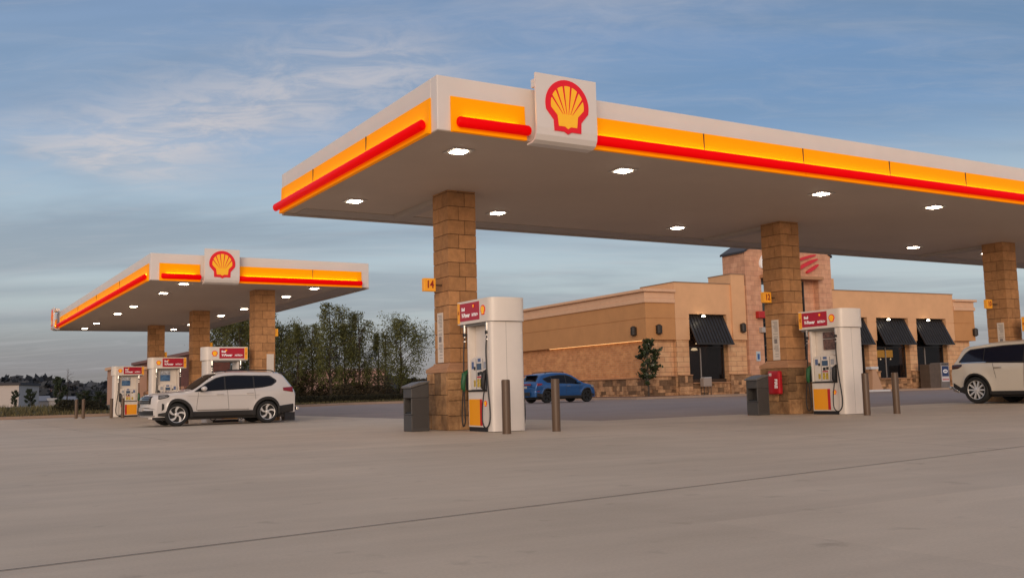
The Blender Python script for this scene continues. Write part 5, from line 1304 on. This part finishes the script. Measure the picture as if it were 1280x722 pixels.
# distant woodland ridge: overlapping clumped crowns
r = random.Random(31); V, F, T = [], [], []
def clump(cx, cy, cz, R_, hz):
    tn = r.uniform(-.6, .6)
    for _ in range(int(46)):
        a = r.uniform(0, 2*PI); ph = r.uniform(-.3, PI/2); q = r.uniform(.55, 1.08)
        c = Vector((cx+R_*q*math.cos(ph)*math.cos(a), cy+R_*q*math.cos(ph)*math.sin(a), cz+hz*q*math.sin(ph)))
        d = Vector((r.gauss(0, 1), r.gauss(0, 1), r.gauss(0, .8))).normalized(); n_ = d.orthogonal().normalized(); s_ = R_*r.uniform(.14, .32); o = len(V)
        V.extend([tuple(c-d*s_), tuple(c+n_*s_*.7), tuple(c+d*s_), tuple(c-n_*s_*.7)]); F.append((o, o+1, o+2, o+3)); T.append(max(-1, min(1, tn+r.uniform(-.5, .5))))
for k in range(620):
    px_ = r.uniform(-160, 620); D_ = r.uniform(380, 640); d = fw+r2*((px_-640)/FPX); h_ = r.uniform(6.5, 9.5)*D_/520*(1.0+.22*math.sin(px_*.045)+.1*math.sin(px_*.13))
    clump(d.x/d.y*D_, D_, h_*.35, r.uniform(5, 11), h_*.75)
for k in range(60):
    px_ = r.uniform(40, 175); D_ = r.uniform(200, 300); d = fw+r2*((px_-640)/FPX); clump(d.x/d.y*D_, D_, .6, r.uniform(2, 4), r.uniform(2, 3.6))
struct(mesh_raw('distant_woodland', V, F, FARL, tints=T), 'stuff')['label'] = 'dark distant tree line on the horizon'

# ------------------------------------------------------------------ far buildings and poles
def house(name, label, px0, px1, Y, h, depth, m, roofm, rise=0, group='buildings on the horizon', wins_=0, z0=-.05):
    x0, x1 = at_px(px0, Y), at_px(px1, Y); t = thing(name, label, 'building', (x0, Y, z0), 0, group); w = x1-x0
    b = MB(); b.box((0, 0, 0), (w, depth, h)); b.build('wall', m, t)
    b = MB()
    if rise: b.add([(-.3, -.3, h+.01), (w+.3, -.3, h+.01), (w+.3, depth+.3, h+.01), (-.3, depth+.3, h+.01), (-.3, depth/2, h+rise), (w+.3, depth/2, h+rise)], [(0, 1, 5, 4), (2, 3, 4, 5), (0, 4, 3), (1, 2, 5), (0, 3, 2, 1)])
    else: b.box((-.2, -.2, h+.005), (w+.2, depth+.2, h+.45))
    b.build('roof', roofm, t)
    for k in range(wins_):
        b = MB(); xx = w*(k+.5)/wins_; b.box((xx-.5, -.04, h*.45), (xx+.5, -.005, h*.75)); b.build('window', WALLIN, t)
    return t
WSH = mat('shed_white', (.50, .44, .40), .8); OBR = mat('orange_brick', (.42, .20, .12), .9, noise=(.5, .1)); DRF = mat('slate_roof', (.05, .045, .05), .8); PALE = mat('pale_render', (.45, .38, .32), .9); RRF = mat('red_roof', (.14, .05, .035), .8)
wh = thing('warehouse', 'long white shed with dark flat roof at the far left', 'building', (at_px(27, 150), 150, -.05), RAD(-17), 'buildings on the horizon')
b = MB(); b.box((-40, 0, 0), (0, 12, 3.15)); b.build('wall', WSH, wh); b = MB(); b.box((-40.2, -.2, 3.155), (.2, 12.2, 3.5)); b.build('roof', DRF, wh)
house('brick_house', 'orange brick building left of the dark tree on the horizon', 61, 78, 240, 3.2, 14, OBR, RRF, .5, wins_=2)
house('brick_house', 'orange tower-like building right of the dark tree', 93, 101, 235, 4.0, 8, OBR, RRF, .3, wins_=1)
house('brick_house', 'low orange wing between the dark tree and the tower house', 82, 93, 232, 2.8, 8, PALE, RRF, .5, wins_=2)
house('cottage', 'small pale cottage right of the white shed', 50, 60, 225, 2.1, 8, PALE, DRF, .7, wins_=1)
house('cottage', 'grey roofed low shed in front of the orange building', 47, 66, 180, .9, 8, mat('shed_grey', (.20, .21, .24), .8), mat('shed_roof', (.16, .17, .20), .7), .9)
house('cottage', 'white low outbuilding below the orange building', 66, 73, 178, .9, 6, WSH, mat('roof_white', (.5, .48, .46), .8))
house('cottage', 'grey low outbuilding below the tower house', 86, 101, 178, .9, 6, MATS['shed_grey'], MATS['shed_roof'], .7)
# dark red brick store behind the distant pumps
rb = thing('brick_building', 'dark red brick building behind the pumps of the distant canopy', 'building', (17, 73, -.05))
RBR = bpy.data.materials.new('dark_red_brick'); RBR.use_nodes = True; brick_mat(RBR, (.15, .048, .034), (.115, .036, .026), (.12, .06, .045), .5, .16, .02, .2)
b = MB(); b.box((0, 0, 0), (2.2, 27, 4.05)); b.build('wall', RBR, rb)
b = MB(); b.box((-.15, -.15, 4.055), (2.35, 27.2, 4.30)); b.build('parapet', mat('brick_coping', (.20, .10, .085), .8), rb)
b = MB(); b.box((-3.4, 16.5, 0), (-.01, 19.6, 3.35)); b.build('stucco_wing', mat('peach_stucco', (.46, .27, .19), .9, noise=(.8, .1)), rb)
b = MB(); b.box((-3.6, 16.3, 3.355), (-.01, 19.8, 3.6)); b.build('wing_cornice', MOULD, rb)
b = MB(); b.box((-1.2, 5, 0), (-.01, 9, 1.7)); b.build('low_wing', MATS['peach_stucco'], rb)
house('warehouse', 'pinkish flat warehouse glimpsed through the trees', 404, 480, 150, 4.5, 12, mat('pink_render', (.42, .25, .20), .9), mat('pale_coping', (.4, .3, .27), .8), wins_=0)
def lamp_post(label, px_, Y, h, arm=0):
    t = thing('lamp_post', label, 'lamp post', (at_px(px_, Y), Y, -.05), 0, 'lamp posts'); b = MB(); b.tube([(0, 0, 0), (0, 0, h)], [.09, .06], 8); b.build('pole', FRAME, t)
    b = MB(); b.box((-.25, -.15, h), (.25, .15, h+.12)); b.build('lamp_head', FRAME, t)
lamp_post('thin dark lamp post standing in the trees behind the lot', 481, 76, 5.5)

EXEC_END = True
